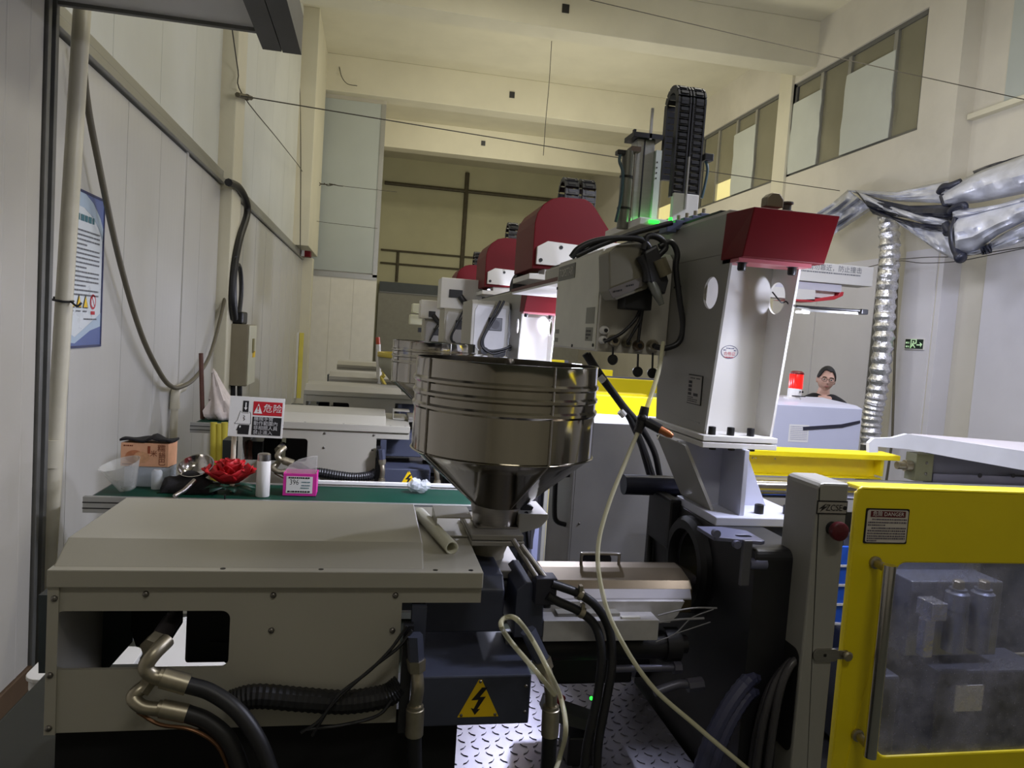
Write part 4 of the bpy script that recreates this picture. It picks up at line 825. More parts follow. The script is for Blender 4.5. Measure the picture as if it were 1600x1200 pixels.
# carriage, vertical arm and the two energy chains of the front robot
ca = MB().box(1.02, 1.42, 2.85, 3.3, 2.58, 2.61).build('carriage_plate', white, rb, bev=.004)
MB().box(1.10, 1.30, 3.3, 3.36, 2.58, 2.68).build('carriage_block', white, ca, bev=.006)
for k in range(5):
    p = at(1045+13*k, 356-3.5*k, 2.75); MB().box(p.x-.02, p.x+.02, 2.72, 2.80, p.z-.02, p.z+.018).build('solenoid_valve', M('blue_grey_valve', (84, 92, 120), .4), ca, bev=.003)
    MB().lathe([(.008, 0), (.008, .02)], (p.x, 2.74, p.z+.018), 8).build('valve_fitting', greenled if k == 0 else zinc, ca)
MB().box(1.06, 1.10, 2.84, 2.85, 2.59, 2.600).build('status_lamp', greenled, ca)
bulb('status_glow', (1.09, 2.985, 2.62), .10, (.15, 1, .2), .02)
ar = MB().box(1.045, 1.125, 3.02, 3.10, 2.60, 2.965).build('vertical_arm', alum, ca, bev=.004)
MB().box(1.075, 1.08, 3.015, 3.03, 2.6, 2.96).build('arm_slot', ink, ar)
MB().box(1.125, 1.150, 3.0, 3.06, 2.6, 2.92).build('arm_strip', M('pale_strip', (200, 206, 196), .4), ar)
for k in range(4): MB().box(1.130, 1.134, 2.997, 3.0, 2.80+.022*k, 2.806+.022*k).build('strip_mark', ink, ar)
MB().box(1.02, 1.15, 3.0, 3.12, 2.965, 2.985).box(1.02, 1.03, 3.0, 3.02, 2.985, 2.995).build('arm_cap', black, ar)
MB().tube([(1.0, 3.0, 2.58), (1.0, 3.0, 2.90)], .024, 14).build('air_cylinder', M('cylinder_grey', (120, 120, 110), .35, .5), ca, sm=50)
for z in (2.66, 2.79): MB().tube([(1.0, 3.0, z), (1.0, 3.0, z+.008)], .028, 12).build('cylinder_band', blackp, ca)
MB().tube(catmull([(.965, 2.99, 2.885), (.96, 2.98, 2.85), (.975, 2.97, 2.80), (.975, 2.97, 2.70), (.96, 2.97, 2.6)]), .0065, 8).build('air_line', M('teal_air_line', (60, 84, 92), .4), ca, sm=60)
MB().box(.95, .985, 2.98, 3.02, 2.88, 2.90).build('elbow_fitting', blackp, ca, bev=.004)
MB().tube([(1.033, 3.0, 2.58), (1.033, 3.0, 2.92)], .005, 8).build('guide_rod', chrome, ca, sm=50)
MB().box(1.01, 1.05, 2.98, 3.04, 2.90, 2.92).build('rod_bracket', M('rod_bracket', (110, 92, 84), .5), ca)
MB().box(1.165, 1.275, 2.87, 2.90, 2.60, 2.725).build('chain_bracket', white, ca, bev=.003)
MB().box(1.21, 1.216, 2.855, 2.87, 2.66, 2.87).build('chain_comb', M('pale_steel', 0), ca)
MB().tube(catmull([(1.30, 2.9, 2.72), (1.31, 2.9, 2.78), (1.315, 2.9, 2.84), (1.30, 2.9, 2.88)]), .006, 8).build('air_line', M('teal_air_line', 0), ca, sm=60)
MB().box(1.29, 1.33, 2.88, 2.92, 2.87, 2.90).build('elbow_fitting', blackp, ca, bev=.004)
def energy_chain(parent, xc, wd, y0, z0, z1, y1, zend, pitch):
    rad = (y1-y0)/2; path = []; z = z0
    while z < z1: path.append((y0, z, 0)); z += pitch
    n = max(5, int(math.pi*rad/pitch)); path += [(y0+rad-rad*math.cos(math.pi*k/n), z1+rad*math.sin(math.pi*k/n), 1) for k in range(n+1)]
    z = z1-pitch
    while z > zend: path.append((y1, z, 0)); z -= pitch
    base = MB().box(-wd/2, wd/2, -.012, .012, -pitch*.40, pitch*.40).box(-wd/2-.003, -wd/2+.004, -.015, .015, -pitch*.5, pitch*.5).box(wd/2-.004, wd/2+.003, -.015, .015, -pitch*.5, pitch*.5).box(-wd*.3, wd*.3, -.017, -.012, -pitch*.15, pitch*.35)
    me = None
    for i, (y, z, _) in enumerate(path):
        j = min(i+1, len(path)-1); h = max(i-1, 0); ang = math.atan2(path[j][1]-path[h][1], path[j][0]-path[h][0])-math.pi/2
        if me is None:
            o = base.build('chain_link', rubber, parent, bev=0); me = o
            top = parent
            while top.parent: top = top.parent
            for v in o.data.vertices: v.co += top.location
        else:
            o = me.copy(); COL.objects.link(o); o.parent = parent
        top = parent
        while top.parent: top = top.parent
        o.location = Vector((xc, y, z))-top.location; o.rotation_euler = (ang, 0, 0)
for xc in (1.188, 1.252):
    g = MB().box(xc-.02, xc+.02, 2.885, 2.9, 2.70, 2.73).build('energy_chain', rubber, rb)
    energy_chain(g, xc, .052, 2.90, 2.725, 3.10, 3.02, 2.80, .026)
# plain white guide post behind chains
MB().box(1.09, 1.10, 3.0, 3.01, 2.96, 3.09).build('chain_guide', M('pale_steel', 0), ca)

# ================================================================== SECOND, THIRD AND FOURTH ROBOT
r2, r2b = robot('take-out robot with big red carriage cover seen above the steel hopper', False)
r2.location += Vector((-.09, 3.0, -.12))
# (points below stand at the second robot's own depth)
cov = [(1.10, 2.60), (1.10, 2.93), (1.115, 3.00), (1.155, 3.065), (1.215, 3.11), (1.28, 3.128), (1.46, 3.132), (1.51, 3.11), (1.545, 3.075), (1.73, 2.84), (1.74, 2.62)]
cv = MB().prism(cov, 'xz', 5.28, 5.98).build('carriage_cover', red, r2, bev=.006)
MB().prism([(1.125, 2.63), (1.125, 2.755), (1.20, 2.80), (1.76, 2.78), (1.76, 2.63)], 'xz', 5.25, 5.28).build('cover_plate', white, cv, bev=.003)
for x, z in ((1.30, 2.762), (1.155, 2.66)): MB().lathe([(.014, 0), (.014, -.006), (.0001, -.006)], (x, 5.25, z), 10, 'y').build('plate_bolt', blackp, cv)
MB().box(1.08, 1.55, 5.26, 5.9, 2.52, 2.56).box(1.2, 1.5, 5.3, 5.5, 2.56, 2.61).build('carriage_base', white, r2, bev=.003)
MB().tube(catmull([(1.22, 5.95, 2.56), (1.17, 5.95, 2.57), (1.14, 5.95, 2.52), (1.14, 5.95, 2.44), (1.16, 5.95, 2.36), (1.26, 5.95, 2.33)]), .07, 8).build('chain_loop', rubber, r2, sm=30)
kb = MB().box(1.55, 3.80, 5.18, 5.36, 2.672, 2.822).build('crosswise_beam', white, r2, bev=.004)
MB().box(1.6, 3.55, 5.2, 5.34, 2.61, 2.668).build('beam_channel', M('pale_channel', (206, 204, 214), .4), kb)
MB().box(2.6, 3.33, 5.2, 5.36, 2.53, 2.61).box(3.33, 3.52, 5.24, 5.34, 2.56, 2.61).build('beam_carriage', white, kb)
MB().prism([(3.05, 2.515), (3.30, 2.515), (3.50, 2.55), (3.57, 2.585), (3.575, 2.615), (3.545, 2.615), (3.53, 2.585), (3.34, 2.545)], 'xz', 5.2, 5.34).build('red_end_guard', M('red_guard', (196, 60, 68), .4), kb, bev=.003)
glyphs('机械手运行时，请勿靠近，防止撞击', .052, (3.70, 5.18, 2.783), X_+Z_*-.0, Z_, inkg, kb, align='RIGHT')
textlines([(-1.0, 0, 0)], inkg, kb, (3.69, 5.18, 2.748), X_, Z_, .010)
for xc in (1.42, 1.555):
    g = MB().box(xc-.05, xc+.05, 5.5, 5.54, 3.08, 3.12).build('energy_chain', rubber, r2)
    energy_chain(g, xc, .10, 5.52, 3.12, 3.22, 5.74, 3.12, .05)
k2 = MB().prism([(5.68, 1.935), (6.30, 1.935), (6.30, 2.36), (5.72, 2.36), (5.68, 2.33)], 'yz', .735, 1.03).build('control_box', grey, r2, bev=.005)
MB().prism([(.80, 1.97), (.98, 1.97), (1.0, 2.02), (1.0, 2.30), (.78, 2.32), (.76, 2.28), (.76, 2.02)], 'xz', 5.672, 5.68).build('box_front', M('pale_front', (196, 194, 192), .45), k2)
box(.865, .975, 5.66, 5.672, 2.13, 2.23).build('fan_vent', blackp, k2, bev=.003); MB().lathe([(.035, 0), (.035, -.006), (.0001, -.006)], (.92, 5.66, 2.18), 14, 'y').build('fan_hub', M('fan_grey', (60, 60, 64), .5), k2)
for P in ([(788, 470), (779, 488), (765, 510), (755, 530), (758, 545), (775, 548), (800, 540), (812, 525)], [(782, 470), (772, 490), (760, 515), (752, 538), (768, 552), (790, 548)], [(795, 548), (810, 535), (815, 522)]):
    MB().tube(catmull([at(a, b, 5.6) for a, b in P]), .009, 8).build('power_cable', rubber, k2, sm=60)
for px, py in ((757, 548), (776, 554), (784, 552)): MB().lathe([(.028, .01), (.03, -.008), (.0001, -.01)], at(px, py, 5.62), 14, 'y').build('dangling_cap', blackp, k2)
MB().box(.62, 1.04, 5.68, 5.75, 1.86, 1.932).build('box_shelf', white, k2)
r3 = dup(r2, (0.02, 2.5, .0), 'take-out robot with red cover half hidden behind the second robot', skip=('crosswise_beam', 'trailing_cable'))
r4 = dup(r3, (-.06, 2.3, -.1), 'far take-out robot mostly hidden, only white arm housing visible')
for r_, Yc, P, sq in ((r3, 8.25, (690, 433, 752, 486), (702, 452, 722, 466)), (r4, 10.4, (658, 468, 702, 500), (670, 486, 680, 496))):
    a, b = at(P[0], P[1], Yc), at(P[2], P[3], Yc); c, d = at(sq[0], sq[1], Yc), at(sq[2], sq[3], Yc)
    h = MB().box(a.x, b.x, Yc, Yc+.4, b.z, a.z).build('arm_housing', white, r_, bev=.01)
    box(c.x, d.x, Yc-.012, Yc, d.z, c.z).build('cable_port', blackp, h)
    MB().tube(catmull([at(sq[2]-3, sq[3]-3, Yc-.03), at(sq[2]+8, sq[3]+10, Yc-.04), at(sq[2]+26, sq[3]+18, Yc-.03), at(sq[2]+40, sq[3]+20, Yc+.1)]), .035, 8).build('port_cable', rubber, h, sm=60)
t = thing('arm_housing_pair', 'pale boxy arm housing of the farthest robot beside gantry rail', 'robot', at(655, 500, 12.5))
for P in ((645, 474, 662, 489), (641, 491, 664, 508)):
    a, b = at(P[0], P[1], 12.5), at(P[2], P[3], 12.5); MB().box(a.x, b.x, 12.5, 12.9, b.z, a.z).build('arm_housing', M('cream_housing', (226, 226, 200), .5), t, bev=.01)
for P in ((654, 512, 668, 520), (660, 520, 672, 526)):
    a, b = at(P[0], P[1], 12.4), at(P[2], P[3], 12.4); MB().box(a.x, b.x, 12.4, 12.6, b.z, a.z).build('gripper', black, t)
MB().tube([at(668, 524, 12.4), at(664, 545, 12.4)], .03, 8).build('gripper_post', white, t)

# ================================================================== FURTHER MACHINES AND HOPPERS
m2 = dup(mc, (-.06, 3.02, 0), 'grey injection moulding machine directly behind the conveyor, second in the row', skip=('mould_half', 'ejector_cylinder', 'valve_block', 'mould_plate', 'coiled_clear_hose', 'thin_cable', 'plate_lugs', 'heater_wire', 'red_cap', 'indicator_lamp', 'oil_tank', 'dark_gap_sheet'))
for o in list(COL.objects):
    if o.parent == m2 and o.name.startswith('sliding_gate'): o.location.x -= .10
lc = MB().box(1.16, 1.42, 5.0, 5.3, .12, .80).build('lower_cabinet', M('lavender_cabinet', (176, 180, 214), .4), m2, bev=.004); MB().box(1.16, 1.42, 4.99, 5.3, .81, .87).build('cabinet_band', navy, m2)
m3 = dup(m2, (.19, 2.42, 0), 'grey injection moulding machine third in the row, hood partly hidden by hoppers', skip=('screw', 'rivet', 'lettering', 'fine_print', 'plug_hole', 'lower_cabinet', 'cabinet_band'))
m4 = dup(m3, (.11, 2.15, 0), 'grey injection moulding machine fourth in the row, only its long hood visible')
m5 = dup(m4, (-.02, 2.5, .02), 'farthest injection moulding machine with pale green lit hood')
h2 = dup(hp, (0.0, 3.02, -.0), 'second stainless hopper peeking out behind left of the big hopper')
h3 = thing('material_hopper', 'conical grey hopper with yellow rim further back', 'hopper', (.55, 8.2, 1.4), 'stainless hoppers')
c = at(648, 553, 8.2)
MB().lathe([(.40, c.z), (.40, c.z-.05), (.40, c.z-.05)], (c.x, 8.2, 0), 40, cap=False).build('rim', M('yellow_rim', (196, 176, 70), .5), h3, sm=40, solid=.01)
MB().lathe([(.395, c.z-.04), (.38, c.z-.16), (.09, c.z-.50), (.09, 1.42)], (c.x, 8.2, 0), 40, cap=False).build('cone', M('grey_hopper', (150, 148, 128), .5), h3, sm=40, solid=.004)
t = thing('signal_post', 'small white post with orange red cap beside grey partition edge', 'beacon', at(592, 575, 9.6))
MB().tube([at(592, 600, 9.6), at(591, 538, 9.6)], .03, 8).build('post', white, t, sm=50); MB().tube([at(591, 538, 9.6), at(590, 527, 9.6)], .028, 8).build('cap', M('orange_red', (190, 80, 50), .4), t, sm=50)
MB().tube(catmull([at(592, 553, 9.6), at(600, 585, 9.5), at(596, 590, 9.5), at(604, 605, 9.4)]), .022, 6).build('yellow_strap', M('yellow_rim', 0), t)

# ================================================================== CONVEYOR AND WHAT LIES ON IT
def conveyor(label):
    c = thing('belt_conveyor', label, 'conveyor', (-.3, 4.6, 0), 'belt conveyors between the machines')
    for y0, y1 in ((4.29, 4.32), (4.74, 4.77)):
        sr = MB().box(-1.50, .95, y0, y1, .985, 1.075).build('side_rail', alum, c, bev=.003)
        for z in (1.008, 1.040): box(-1.50, .95, y0-.002, y0+.002, z, z+.006).build('rail_slot', ink, sr)
    MB().box(-1.46, .92, 4.33, 4.73, 1.062, 1.070).box(-1.46, .92, 4.33, 4.73, 1.0, 1.006).build('belt', belt, c)
    for x in (-1.46, .92): MB().lathe([(.034, 4.325), (.034, 4.735)], (x, 0, 1.035), 16, 'y').build('end_roller', rubber, c, sm=40)
    MB().box(-.35, .95, 4.74, 4.77, 1.082, 1.104).build('guide_rail', white, c, bev=.003)
    for x in (-.3, .3, .9): box(x-.01, x+.01, 4.75, 4.77, 1.075, 1.085).build('guide_post', alum, c)
    for x in (-1.3, .8):
        for y in (4.33, 4.73): box(x-.025, x+.025, y-.025, y+.025, 0, .985).build('leg', alum, c)
    MB().box(-1.3, .8, 4.5, 4.54, .3, .34).build('cross_bar', alum, c)
    return c
cvr = conveyor('aluminium belt conveyor with green belt just behind the nearest machine')
cv2 = dup(cvr, (-.02, 2.45, .09), 'second aluminium conveyor end with white bag, behind the danger sign')
for x in (-1.32, .78):
    for y in (6.78, 7.18): box(x-.03, x+.03, y-.03, y+.03, 0, .09).build('leg_pad', rubber, cv2)
ZB = 1.071
# thermos
t = thing('thermos_cup', 'white thermos cup with steel cap standing on green conveyor belt', 'cup', (-.59, 4.42, ZB))
MB().lathe([(.036, 0), (.039, .004), (.039, .205), (.037, .21)], (-.585, 4.42, ZB), 24).build('body', white, t, sm=40)
MB().lathe([(.037, .21), (.037, .235), (.036, .248), (.030, .252), (.0001, .252)], (-.585, 4.42, ZB), 24).build('cap', steelb, t, sm=40)
# magenta box with label and a film bag
t = thing('label_box', 'magenta box with white handwritten label on the conveyor', 'box', (-.385, 4.5, ZB))
bx = MB().prism([[(-.475, 4.44), (-.285, 4.44), (-.285, 4.58), (-.475, 4.58)], [(-.470, 4.445), (-.470, 4.575), (-.290, 4.575), (-.290, 4.445)]], 'xy', ZB, ZB+.135).box(-.475, -.285, 4.44, 4.58, ZB, ZB+.004).build('box', pink, t, bev=.001)
flat([(.018, .018), (.168, .018), (.168, .118), (.018, .118)], paper, bx, 'label_face', (-.475, 4.44, ZB), X_, Z_, .001)
glyphs('396', .045, (-.412, 4.44, ZB+.082), X_, Z_, ink, bx, squeeze=.8); textlines([(.026, .155, .028), (.03, .15, .11)], ink, bx, (-.475, 4.44, ZB), X_, Z_, .009, .002)
textlines([(.105, .155, .085), (.105, .155, .065), (.10, .15, .05)], M('teal_print', 0), bx, (-.475, 4.44, ZB), X_, Z_, .006, .002)
fb = MB().prism([(-.468, ZB+.02), (-.292, ZB+.02), (-.292, ZB+.232), (-.33, ZB+.228), (-.40, ZB+.205), (-.455, ZB+.168), (-.472, ZB+.14)], 'xz', 4.50, 4.53).build('clear_pouch', filmp, t, bev=.004)
# crumpled film
m = MB(); rnd = random.Random(3)
for k in range(6): m.ball((.34+rnd.uniform(-.045, .045), 4.60+rnd.uniform(-.03, .03), ZB+.035+rnd.uniform(0, .03)), (.04, .035, .035), 9, 6)
for i in range(len(m.v)):
    m.v[i] = m.v[i]+Vector((rnd.uniform(-.006, .006), rnd.uniform(-.006, .006), rnd.uniform(-.004, .006)))
    m.v[i].z = max(m.v[i].z, ZB)
tag(m.build('crumpled_film', clearp), 'crumpled clear plastic film lump on the green belt by hopper', 'plastic film')
# rice box on a clear container, dark cloth on top
t = thing('clear_container', 'translucent plastic container holding up the rice crust box', 'container', (-1.29, 4.8, ZB))
MB().prism([[(-1.42, 4.74), (-1.17, 4.74), (-1.17, 4.88), (-1.42, 4.88)], [(-1.415, 4.745), (-1.415, 4.875), (-1.175, 4.875), (-1.175, 4.745)]], 'xy', ZB, 1.186).build('wall', M('smoky_plastic', (196, 204, 212), .2, alpha=.5), t)
box(-1.42, -1.17, 4.74, 4.88, ZB, ZB+.004).build('bottom', M('smoky_plastic', 0), t)
MB().lathe([(.03, 0), (.03, .10), (.02, .112)], (-1.23, 4.70, ZB), 14).build('glass_jar', clearp, t, sm=40)
t = thing('snack_box', 'peach cardboard rice crust snack box with brown lettering', 'box', (-1.31, 4.8, 1.187))
sb = MB().prism([(-1.448, 4.76), (-1.188, 4.76), (-1.168, 4.88), (-1.428, 4.88)], 'xy', 1.187, 1.325).build('carton', peach, t, bev=.001)
O = (-1.448, 4.76, 1.187)
flat(circ(.075, .058, .05, 20, .038), tanink, sb, 'printed_bowl', O, X_, Z_, .001); flat(circ(.115, .055, .045, 20, .034), M('pale_tan_print', (214, 160, 118), .6, var=.12, scale=50), sb, 'printed_bowl', O, X_, Z_, .002)
glyphs('糯', .046, (-1.448+.222, 4.76, 1.187+.108), X_, Z_, brownink, sb); glyphs('鍋', .040, (-1.448+.226, 4.76, 1.187+.066), X_, Z_, brownink, sb)
glyphs('巴', .044, (-1.448+.226, 4.76, 1.187+.026), X_, Z_, brownink, sb); glyphs('米', .040, (-1.448+.180, 4.76, 1.187+.076), X_, Z_, brownink, sb)
flat([(.146, .078), (.160, .078), (.160, .122), (.146, .122)], M('brick_print', (150, 70, 40), .6), sb, 'printed_tag', O, X_, Z_, .001)
textlines([(.014, .065, .122), (.01, .06, .012)], brownink, sb, O, X_, Z_, .007, .001)
m = MB(); n = 14; rows = []
for j in range(5):
    r_ = []
    for i in range(n+1):
        u, v = i/n, j/4; x = -1.455+.275*u+.02*v; y_ = 4.755+.13*v
        r_.append(Vector((x, y_, 1.328+.014*math.sin(u*9+j)*.5+.012+.03*math.exp(-((u-.62)/.09)**2)*(1-abs(v-.4)))))
    rows.append(r_)
tag(m.grid(rows).build('dark_cloth', clothb, solid=.012, sm=60), 'dark cloth strip lying on top of the peach snack box', 'cloth')
for nm in ('clear_container', 'snack_box', 'dark_cloth'): bpy.data.objects[nm].location += Vector((.035, -.155, 0))
# clear tapered cup
m = MB().lathe([(.045, 0), (.048, .002), (.118, .175), (.122, .178), (.116, .176), (.044, .006), (.0001, .006)], (0, 0, 0), 28, cap=False)
m.xf(Matrix.Translation((-1.315, 4.43, ZB+.018)) @ Matrix.Rotation(math.radians(-15), 4, 'Y') @ Matrix.Rotation(math.radians(10), 4, 'X') @ Matrix.Scale(.9, 4))
tag(m.build('tapered_cup', filmp, sm=40), 'translucent tapered plastic cup leaning at left end of conveyor', 'cup')
# black cloth bundle
m = MB(); rows = []
for j in range(9):
    r_ = []
    for i in range(15):
        u, v = i/14, j/8; h = .10*math.sin(math.pi*v)**.6*math.sin(math.pi*u)**.35
        r_.append(Vector((-1.16+.30*u+.015*math.sin(7*v), 4.42+.20*v+.01*math.sin(9*u), ZB+.002+h*(1+.18*math.sin(11*u+3*v)))))
    rows.append(r_)
tag(m.grid(rows).build('cloth_bundle', clothb, sm=70, solid=.006), 'black cloth bundle lying left of steel ladle', 'cloth')
# ladle
t = thing('steel_ladle', 'steel ladle with its bowl tilted up and handle pointing forward', 'ladle', (-.95, 4.5, ZB+.05))
T = Matrix.Translation((-.985, 4.54, ZB+.145)) @ Matrix.Rotation(math.radians(30), 4, 'X') @ Matrix.Rotation(math.radians(-6), 4, 'Y')
MB().lathe([(.0001, -.072), (.05, -.070), (.085, -.045), (.10, 0), (.104, .002), (.098, .001), (.083, -.042), (.05, -.066), (.0001, -.068)], (0, 0, 0), 32, cap=False).xf(T).build('bowl', chrome, t, sm=50)
MB().tube([(-.965, 4.44, ZB+.075), (-1.0, 4.36, ZB+.035), (-1.035, 4.29, ZB+.018)], [.016, .014, .011], 10).build('handle', steelb, t, sm=50)
# red silk rose with dark leaves
t = thing('red_rose', 'red artificial rose with dark green leaves on the conveyor', 'flower', (-.82, 4.5, ZB))
rnd = random.Random(5); ctr = Vector((-.785, 4.5, ZB+.085))
for ring, (n, rad, h, tilt, sz) in enumerate(((5, .016, .085, 6, .062), (7, .055, .060, 26, .082), (9, .10, .025, 48, .098))):
    for k in range(n):
        a = 2*math.pi*k/n+ring*.5+rnd.uniform(-.15, .15); rows = []
        for j in range(5):
            r_ = []
            for i in range(6):
                u, v = (i/5-.5)*2, j/4
                r_.append(Vector((sz*.75*u*(.5+.6*math.sin(math.pi*(.2+.7*v))), -.02*u*u+.018*v*v*math.sin(3*u+k), sz*1.25*v-.012*abs(u)**2*v+.008*math.sin(5*u+k)*v)))
            rows.append(r_)
        m = MB().grid(rows)
        m.xf(Matrix.Translation(ctr+Vector((rad*math.cos(a)*.55, rad*math.sin(a)*.55, h-.05))) @ Matrix.Rotation(a-math.pi/2, 4, 'Z') @ Matrix.Rotation(-math.radians(tilt), 4, 'X'))
        m.build('petal', petal_m, t, sm=70, solid=.002)
for k in range(9):
    a = 2*math.pi*k/9+.2; L_ = rnd.uniform(.11, .17); rows = []
    for j in range(6):
        v = j/5; wd = .036*math.sin(math.pi*min(.98, v*.9+.08)); p = Vector((math.cos(a), math.sin(a)*.6, 0))*(L_*v+.05)+Vector((0, 0, .035+.015*math.sin(3*v)-.02*v)); s_ = Vector((-math.sin(a), math.cos(a), 0))*wd
        rows.append([p-s_+Vector((0, 0, -.006)), p, p+s_+Vector((0, 0, -.006))])
    MB().grid(rows).xf(Matrix.Translation(Vector((-.80, 4.5, ZB+.008)))).build('leaf', leaf_m, t, sm=60, solid=.002)
MB().tube([(-.83, 4.48, ZB+.02), (-.78, 4.36, ZB+.05)], .004, 6).build('stem', leaf_m, t)
MB().box(-.775, -.768, 4.30, 4.31, ZB-.03, ZB+.03).build('stem_wire', blackp, t)
# danger sign on its pole
t = thing('danger_sign', 'white danger sign board with red and black panels on pole', 'sign', (-.65, 4.5, ZB))
SO = at(355.5, 681, 4.48); S_ = 4.48/3.9
MB().tube([(SO.x+.03, 4.52, ZB), (SO.x+.03, 4.52, SO.z+.2)], .014, 12).build('pole', pvc, t, sm=50)
SR, SU = Vector((1, 0, -.012)), Vector((.03, 0, 1)); W_, H_ = .305, .235
bd = MB(); q = [SO, SO+SR*W_, SO+SR*W_+SU*H_, SO+SU*H_]
bd = MB().hexa(q+[p+Vector((0, .008, 0)) for p in q]).build('board', paper, t)
def sf_(pts, mt, nm, d): return flat([(x*W_, y*H_) for x, y in pts], mt, bd, nm, SO, SR, SU, d)
sf_([(.43, .555), (.965, .555), (.965, .90), (.43, .90)], redink, 'red_panel', .001)
sf_([(.43, .06), (.965, .06), (.965, .515), (.43, .515)], ink, 'black_panel', .001)
sf_([(.445, .60), (.60, .60), (.525, .85)], paper, 'alert_triangle', .002); sf_([(.515, .69), (.535, .69), (.54, .79), (.51, .79)], redink, 'alert_mark', .003); sf_([(.515, .64), (.535, .64), (.535, .665), (.515, .665)], redink, 'alert_mark', .003)
def sg_(tx, sz, x, y, mt, al='LEFT'): return glyphs(tx, sz, SO+SR*(x*W_)+SU*(y*H_), SR, SU, mt, bd, align=al, depth=.003)
sg_('危', .052, .615, .725, paper); sg_('险', .052, .79, .725, paper)
for k, tx in enumerate(('機械手臂', '動作範圍內', '非相關人員', '禁止進入')): sg_(tx, .0275, .455, .465-.115*k, M('sign_grey', (200, 198, 196), .6))
sf_([(.24, .62), (.345, .62), (.345, .90), (.24, .90)], ink, 'press_block', .001)
sf_([(.283, .86), (.305, .86), (.305, .73), (.325, .73), (.294, .665), (.262, .73), (.283, .73)], paper, 'down_arrow', .002)
hand = [(.20, .64), (.235, .60), (.355, .60), (.375, .64), (.395, .58), (.405, .34), (.395, .315), (.115, .315), (.11, .335), (.155, .40)]
sf_(hand, ink, 'hand_outline', .001)
cx_, cy_ = .26, .45
sf_([(cx_+(x-cx_)*.93, cy_+(y-cy_)*.93) for x, y in hand], paper, 'hand_fill', .002)
sf_([(.265, .545), (.295, .50), (.27, .475), (.30, .44), (.27, .395), (.265, .40), (.285, .44), (.255, .475), (.283, .50), (.262, .535)], ink, 'pain_mark', .003)
sf_([(.19, .30), (.385, .30), (.375, .06), (.175, .06), (.17, .155), (.145, .155)], ink, 'sleeve', .001); sf_([(.205, .275), (.225, .275), (.228, .24), (.212, .215), (.20, .24)], paper, 'cuff_button', .002)
# bag, stick and posts near the second conveyor
m = MB(); prof = [(.004, .46), (.02, .42), (.05, .30), (.095, .18), (.145, .08), (.15, .03), (.12, 0.004), (.0001, 0)]
m.lathe(prof, (-1.30, 7.05, 1.162), 26)
rnd = random.Random(9)
for i, v in enumerate(m.v):
    k = (v.z-1.162); d = Vector((v.x+1.30, v.y-7.05, 0)); s_ = 1+.20*math.sin(7*math.atan2(d.y, d.x)+14*k)+rnd.uniform(-.13, .13)
    m.v[i] = Vector((-1.30+d.x*s_-.30*max(0, k-.08), 7.05+d.y*s_, v.z))
tag(m.build('plastic_bag', bagm, sm=70), 'crumpled white plastic bag hanging below the wall electrical box', 'bag')
tag(MB().tube([(-1.475, 7.0, 1.163), (at(314, 552, 7.1).x, 7.1, at(314, 552, 7.1).z)], .020, 8).build('wooden_stick', stickm), 'brown wooden stick standing beside white plastic bag', 'stick')
t = thing('guard_post', 'pair of yellow painted guard posts at wall behind danger sign', 'post', (-1.1, 6.4, 0))
for px, py0, py1 in ((334, 660, 745), (343, 662, 745), (351, 660, 745)): MB().tube([at(px, py0, 6.6), at(px-2, py1+400, 6.6)], .028, 10).build('post', M('mustard_post', (196, 180, 60), .5), t, sm=50)
t = thing('yellow_corner_guard', 'yellow and white corner guard strip on far left column', 'guard', (-1.5, 18.6, 0))
a = at(471, 520, 18.9); box(a.x-.04, a.x+.06, 18.85, 18.95, .2, a.z).build('yellow_strip', M('lemon_strip', (220, 206, 90), .5), t); box(a.x-.22, a.x-.05, 18.85, 18.95, .2, a.z).build('white_strip', white, t)
t = thing('dry_sticks', 'dark brown sticks leaning beside the danger sign pole', 'sticks', at(384, 740, 5.2))
for P in ((383, 690, 378, 760), (389, 688, 396, 760), (392, 690, 386, 750)): MB().tube([at(P[0], P[1], 5.2), at(P[2], P[3], 5.2)], .014, 7).build('stick', stickm, t, sm=50)
# white stool on the floor behind the front machine
t = thing('plastic_stool', 'white plastic stool on the floor behind front machine', 'stool', (-1.25, 3.62, 0))
MB().prism(rrect(-1.44, -1.02, 3.46, 3.80, .07), 'xy', .432, .45).build('seat', white, t, bev=.008); MB().prism([rrect(-1.43, -1.03, 3.47, 3.79, .06), list(reversed(rrect(-1.415, -1.045, 3.485, 3.775, .05)))], 'xy', .385, .432).build('apron', white, t)
for x in (-1.39, -1.07):
    for y in (3.51, 3.75): MB().tube([(x, y, .40), (x+(-.03 if x < -1.2 else .03), y+(-.02 if y < 3.6 else .02), 0)], [.022, .016], 8).build('leg', white, t, sm=50)
t = thing('plastic_tray', 'white plastic tray on floor seen through machine side opening', 'tray', (-.5, 3.7, 0))
MB().prism([rrect(-.95, -.10, 3.35, 4.15, .05), list(reversed(rrect(-.93, -.12, 3.37, 4.13, .04)))], 'xy', .30, .46).build('rim', white, t); MB().prism(rrect(-.95, -.10, 3.35, 4.15, .05), 'xy', 0.0, .452).build('body', white, t)

